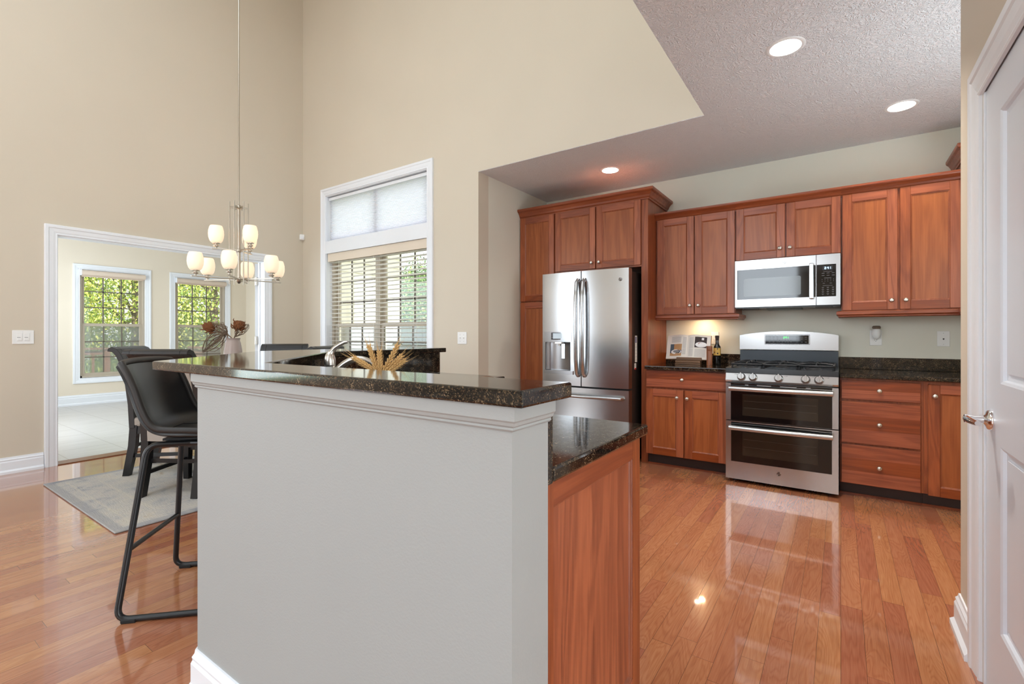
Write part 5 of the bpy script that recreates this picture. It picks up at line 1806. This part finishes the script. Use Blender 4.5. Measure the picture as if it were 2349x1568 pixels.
# ------------------------------------------------------------------ plates, switches, sensor
def wall_plate(label, c, axis, w, h, kind, cat='outlet'):
    """axis 'y': plate on a wall facing -y; 'x': facing +x"""
    t = thing('wall_plate', label, cat, c)
    if axis == 'y':
        P = lambda u0, u1, z0, z1, d0, d1, mb, mat=0, bev=0: mb.box(c[0] + u0, c[0] + u1, c[1] - d1, c[1] - d0, c[2] + z0, c[2] + z1, mat, bev)
    else:
        P = lambda u0, u1, z0, z1, d0, d1, mb, mat=0, bev=0: mb.box(c[0] + d0, c[0] + d1, c[1] + u0, c[1] + u1, c[2] + z0, c[2] + z1, mat, bev)
    b = MB(); P(-w / 2, w / 2, -h / 2, h / 2, 0, 0.006, b, 0, 0.002)
    b.build('plate', M['plastic'], t)
    if kind == 'outlet':
        for zc in (0.0195, -0.0195):
            b = MB(); P(-0.017, 0.017, zc - 0.014, zc + 0.014, 0.006, 0.0075, b, 0, 0.0006)
            P(-0.0075, -0.0055, zc - 0.003, zc + 0.006, 0.0075, 0.0078, b, 1); P(0.0055, 0.0075, zc - 0.003, zc + 0.006, 0.0075, 0.0078, b, 1)
            P(-0.002, 0.002, zc - 0.010, zc - 0.006, 0.0075, 0.0078, b, 1)
            b.build('socket', [M['plastic'], M['slot']], t)
    elif kind == 'phone':
        b = MB(); P(-0.005, 0.005, -0.005, 0.004, 0.006, 0.0066, b); P(-0.0025, 0.0025, -0.008, -0.005, 0.006, 0.0066, b)
        b.build('jack', M['slot'], t)
        b = MB()
        for zc in (0.043, -0.043): P(-0.0018, 0.0018, zc - 0.0018, zc + 0.0018, 0.006, 0.0066, b)
        b.build('screw', M['grey_ink'], t)
    elif kind == 'rocker':
        for k, u in enumerate((-0.023, 0.023)):
            b = MB(); P(u - 0.0165, u + 0.0165, -0.033, 0.033, 0.006, 0.009, b, 0, 0.001)
            P(u - 0.012, u + 0.012, -0.028, 0.0, 0.009, 0.0105, b, 0)
            P(u - 0.016, u + 0.006, -0.004, 0.0, 0.0105, 0.0112, b, 1)
            b.build('rocker_switch', [M['plastic'], M['grey_ink']], t)
    elif kind == 'toggle':
        for u in (-0.023, 0.023):
            b = MB(); P(u - 0.005, u + 0.005, -0.012, 0.012, 0.006, 0.0075, b); P(u - 0.004, u + 0.004, -0.002, 0.008, 0.0075, 0.018, b)
            b.build('toggle', M['plastic'], t)
            b = MB(); P(u - 0.0022, u + 0.0022, 0.030, 0.0345, 0.006, 0.0068, b); P(u - 0.0022, u + 0.0022, -0.0345, -0.030, 0.006, 0.0068, b)
            b.build('screw', M['grey_ink'], t)
    return t

wall_plate('white outlet plate above the bare worktop with an air freshener plugged in', (0.237, 4.93, 1.165), 'y', 0.080, 0.125, 'outlet')
wall_plate('white phone jack plate on the kitchen wall nearest the white door', (0.654, 4.93, 1.159), 'y', 0.074, 0.118, 'phone', 'phone jack')
wall_plate('white outlet plate half hidden behind the bottle on the worktop', (-1.008, 4.93, 1.159), 'y', 0.074, 0.118, 'outlet')
wall_plate('white double rocker switch plate beside the doorway casing', (-5.88, 0.990, 1.170), 'x', 0.135, 0.120, 'rocker', 'light switch')
wall_plate('white double toggle switch plate between the tall window and the kitchen recess', (-3.105, 3.62, 1.158), 'y', 0.118, 0.120, 'toggle', 'light switch')
t = thing('motion_sensor', 'small white motion sensor box high in the corner of the left wall', 'sensor', (-5.86, 3.59, 2.48))
b = MB().obox((-5.862, 3.595, 2.478), (0.045, 0.060, 0.075), (0, 0, radians(-20)), 0, 0.008)
b.build('housing', M['plastic'], t)
b = MB().obox((-5.838, 3.585, 2.470), (0.006, 0.036, 0.030), (0, 0, radians(-20)), 0, 0.002)
b.build('lens', M['white'], t)
t = thing('air_freshener', 'white plug-in air freshener with a smoked cap in the outlet', 'air freshener', (0.237, 4.90, 1.19))
b = MB().ell((0.240, 4.894, 1.205), (0.030, 0.024, 0.052), 18, 12)
b.box(0.222, 0.256, 4.90, 4.922, 1.165, 1.215, 0, 0.004)
b.build('diffuser_body', M['plastic'], t)
MB().lathe([(0.0, 0.0), (0.026, 0.0), (0.030, 0.016), (0.022, 0.026), (0.0, 0.028)], (0.240, 4.894, 1.238), 18).build('smoked_cap', M['air_oil'], t)

# ------------------------------------------------------------------ things on the worktop by the fridge
CZ = 0.9105
t = thing('book_stand', 'dark brown wooden cookbook stand with a ribbed front ledge', 'book stand', (-1.20, 4.66, CZ))
b = MB().box(-1.300, -1.068, 4.605, 4.660, CZ, CZ + 0.016, 0, 0.002)
b.box(-1.298, -1.070, 4.610, 4.665, CZ + 0.018, CZ + 0.038, 0, 0.002)
b.box(-1.288, -1.060, 4.612, 4.632, CZ + 0.040, CZ + 0.068, 0, 0.003)
b.box(-1.288, -1.060, 4.632, 4.672, CZ + 0.036, CZ + 0.044, 0, 0.001)
b.build('ledge', M['stand'], t)
b = MB().obox((-1.185, 4.725, CZ + 0.105), (0.20, 0.010, 0.20), (radians(-17), 0, 0), 0, 0.002)
b.build('back_board', M['stand'], t)
MB().obox((-1.185, 4.79, CZ + 0.075), (0.06, 0.008, 0.165), (radians(22), 0, 0)).build('prop', M['stand'], t)

t = thing('cookbook', 'open cookbook with two food photos propped on the brown stand', 'book', (-1.21, 4.69, CZ + 0.046), radians(-4))
TILT = Matrix.Rotation(radians(-15), 4, 'X')
HW, HH = 0.205, 0.232
def pagey(x):
    u = abs(x) / HW
    return -0.016 * math.exp(-((u - 0.28) / 0.30) ** 2) * 1.2 - 0.006 + 0.010 * u
def page_pt(x, z, off=0.0):
    return (x, pagey(x) - off - 0.004, z + 0.006 * sin(pi * min(abs(x) / HW, 1)) * (1 if z > 0.1 else 0))
for s, nm in ((-1, 'page_block'), (1, 'page_block')):
    loops = []
    for k in range(13):
        x = s * HW * k / 12
        p = page_pt(x, 0.0); q = page_pt(x, HH)
        loops.append([p, q, (q[0], 0.010, q[2]), (p[0], 0.010, p[2])])
    b = MB().strip(loops, 0, True, True)
    b.add(loops[0], [(0, 1, 2, 3)]); b.add(loops[-1], [(0, 1, 2, 3)])
    b.xf(TILT).build(nm, M['paper'], t, local=True)
b = MB().box(-HW - 0.004, HW + 0.004, 0.0105, 0.0135, -0.003, HH + 0.003).xf(TILT)
b.build('cover', M['photo_warm'], t, local=True)


def page_patch(b, x0, x1, z0, z1, mat, off):
    n = 6
    l0 = [page_pt(x0 + (x1 - x0) * k / n, z0, off) for k in range(n + 1)]
    l1 = [page_pt(x0 + (x1 - x0) * k / n, z0, off) for k in range(n + 1)]
    l1 = [(p[0], p[1], p[2] + (z1 - z0)) for p in l1]
    b.add(l0 + l1, [(i, i + 1, n + 2 + i, n + 1 + i) for i in range(n)], mat)
def page_disc(b, cx_, cz_, rx, rz, mat, off):
    n = 24
    vs = [page_pt(cx_ + cos(2 * pi * k / n) * rx, 0, off) for k in range(n)]
    vs = [(v[0], v[1], cz_ + sin(2 * pi * k / n) * rz) for k, v in enumerate(vs)]
    b.add(vs, [tuple(range(n))], mat)
b = MB()
page_patch(b, -0.168, -0.050, 0.030, 0.145, 1, 0.0006)
page_patch(b, -0.130, -0.050, 0.085, 0.145, 0, 0.0009)
page_patch(b, -0.168, -0.050, 0.028, 0.055, 0, 0.0009)
page_disc(b, -0.105, 0.068, 0.052, 0.024, 2, 0.0012)
page_disc(b, -0.105, 0.072, 0.034, 0.013, 3, 0.0015)
b.xf(TILT).build('page_photo', [M['photo_warm'], M['photo_blue'], M['photo_plate'], M['grey_ink']], t, local=True)
b = MB()
page_patch(b, 0.068, 0.172, 0.108, 0.212, 0, 0.0006)
page_disc(b, 0.124, 0.142, 0.050, 0.026, 1, 0.0010)
page_disc(b, 0.130, 0.150, 0.030, 0.016, 2, 0.0013)
page_patch(b, 0.126, 0.146, 0.182, 0.204, 1, 0.0009)
b.xf(TILT).build('page_photo', [M['photo_dark'], M['photo_plate'], M['photo_food']], t, local=True)
b = MB()
for k in range(10): page_patch(b, -0.160, -0.062, 0.156 + k * 0.006, 0.158 + k * 0.006, 0, 0.0006)
for k in range(26): page_patch(b, -0.044, -0.012, 0.045 + k * 0.0065, 0.047 + k * 0.0065, 0, 0.0006)
b.xf(TILT).build('page_text', M['grey_ink'], t, local=True)
b = MB()
for k in range(28): page_patch(b, 0.016, 0.058, 0.030 + k * 0.0065, 0.0318 + k * 0.0065, 0, 0.0006)
for k in range(12): page_patch(b, 0.072, 0.165, 0.024 + k * 0.0065, 0.0258 + k * 0.0065, 0, 0.0006)
b.xf(TILT).build('page_text', M['grey_ink'], t, local=True)

t = thing('pepper_mill', 'cylindrical brown wooden pepper mill between the cookbook and the bottle', 'pepper mill', (-1.000, 4.66, CZ))
MB().lathe([(0.0, 0.0), (0.0255, 0.0), (0.0255, 0.128), (0.0245, 0.130), (0.0, 0.130)], (0, 0, 0), 28).build('mill_body', M['mill'], t, local=True)
MB().lathe([(0.0, 0.1305), (0.0240, 0.1305), (0.0255, 0.133), (0.0255, 0.172), (0.0235, 0.176), (0.0, 0.1765)], (0, 0, 0), 28).build('mill_head', M['mill'], t, local=True)
t = thing('bottle', 'dark glass bottle with a gold label beside the pepper mill', 'bottle', (-0.945, 4.72, CZ))
MB().lathe([(0.0, 0.0), (0.030, 0.0), (0.032, 0.005), (0.032, 0.155), (0.030, 0.170), (0.020, 0.185), (0.0155, 0.200), (0.0145, 0.225), (0.0, 0.225)], (0, 0, 0), 28).build('glass_body', M['bottle'], t, local=True)
MB().lathe([(0.0, 0.2255), (0.0155, 0.2255), (0.0160, 0.250), (0.0175, 0.252), (0.0175, 0.272), (0.0, 0.274)], (0, 0, 0), 24).build('foil_cap', M['photo_dark'], t, local=True)
b = MB()
n = 16
l0 = []; l1 = []
for k in range(n + 1):
    a = radians(-90 - 8 - 78 + 156 * k / n)
    l0.append((cos(a) * 0.0325, sin(a) * 0.0325, 0.090)); l1.append((cos(a) * 0.0325, sin(a) * 0.0325, 0.158))
b.strip([l0, l1], 0, False, True)
for aa, zc, rr_, mt in ((-98, 0.126, 0.016, 1), (-122, 0.118, 0.007, 2), (-72, 0.108, 0.007, 2), (-75, 0.150, 0.006, 2)):
    ang = radians(aa)
    for q in range(16):
        th0 = 2 * pi * q / 16; th1 = 2 * pi * (q + 1) / 16
        def PT(th, rq):
            an = ang + cos(th) * rq / 0.0325
            return (cos(an) * 0.0330, sin(an) * 0.0330, zc + sin(th) * rq)
        r_in = rr_ * (0.82 if mt == 1 else 0.0)
        b.add([PT(th0, r_in), PT(th1, r_in), PT(th1, rr_), PT(th0, rr_)], [(0, 1, 2, 3)], mt)
b.build('label', [M['label_gold'], M['photo_warm'], M['photo_dark']], t, local=True)
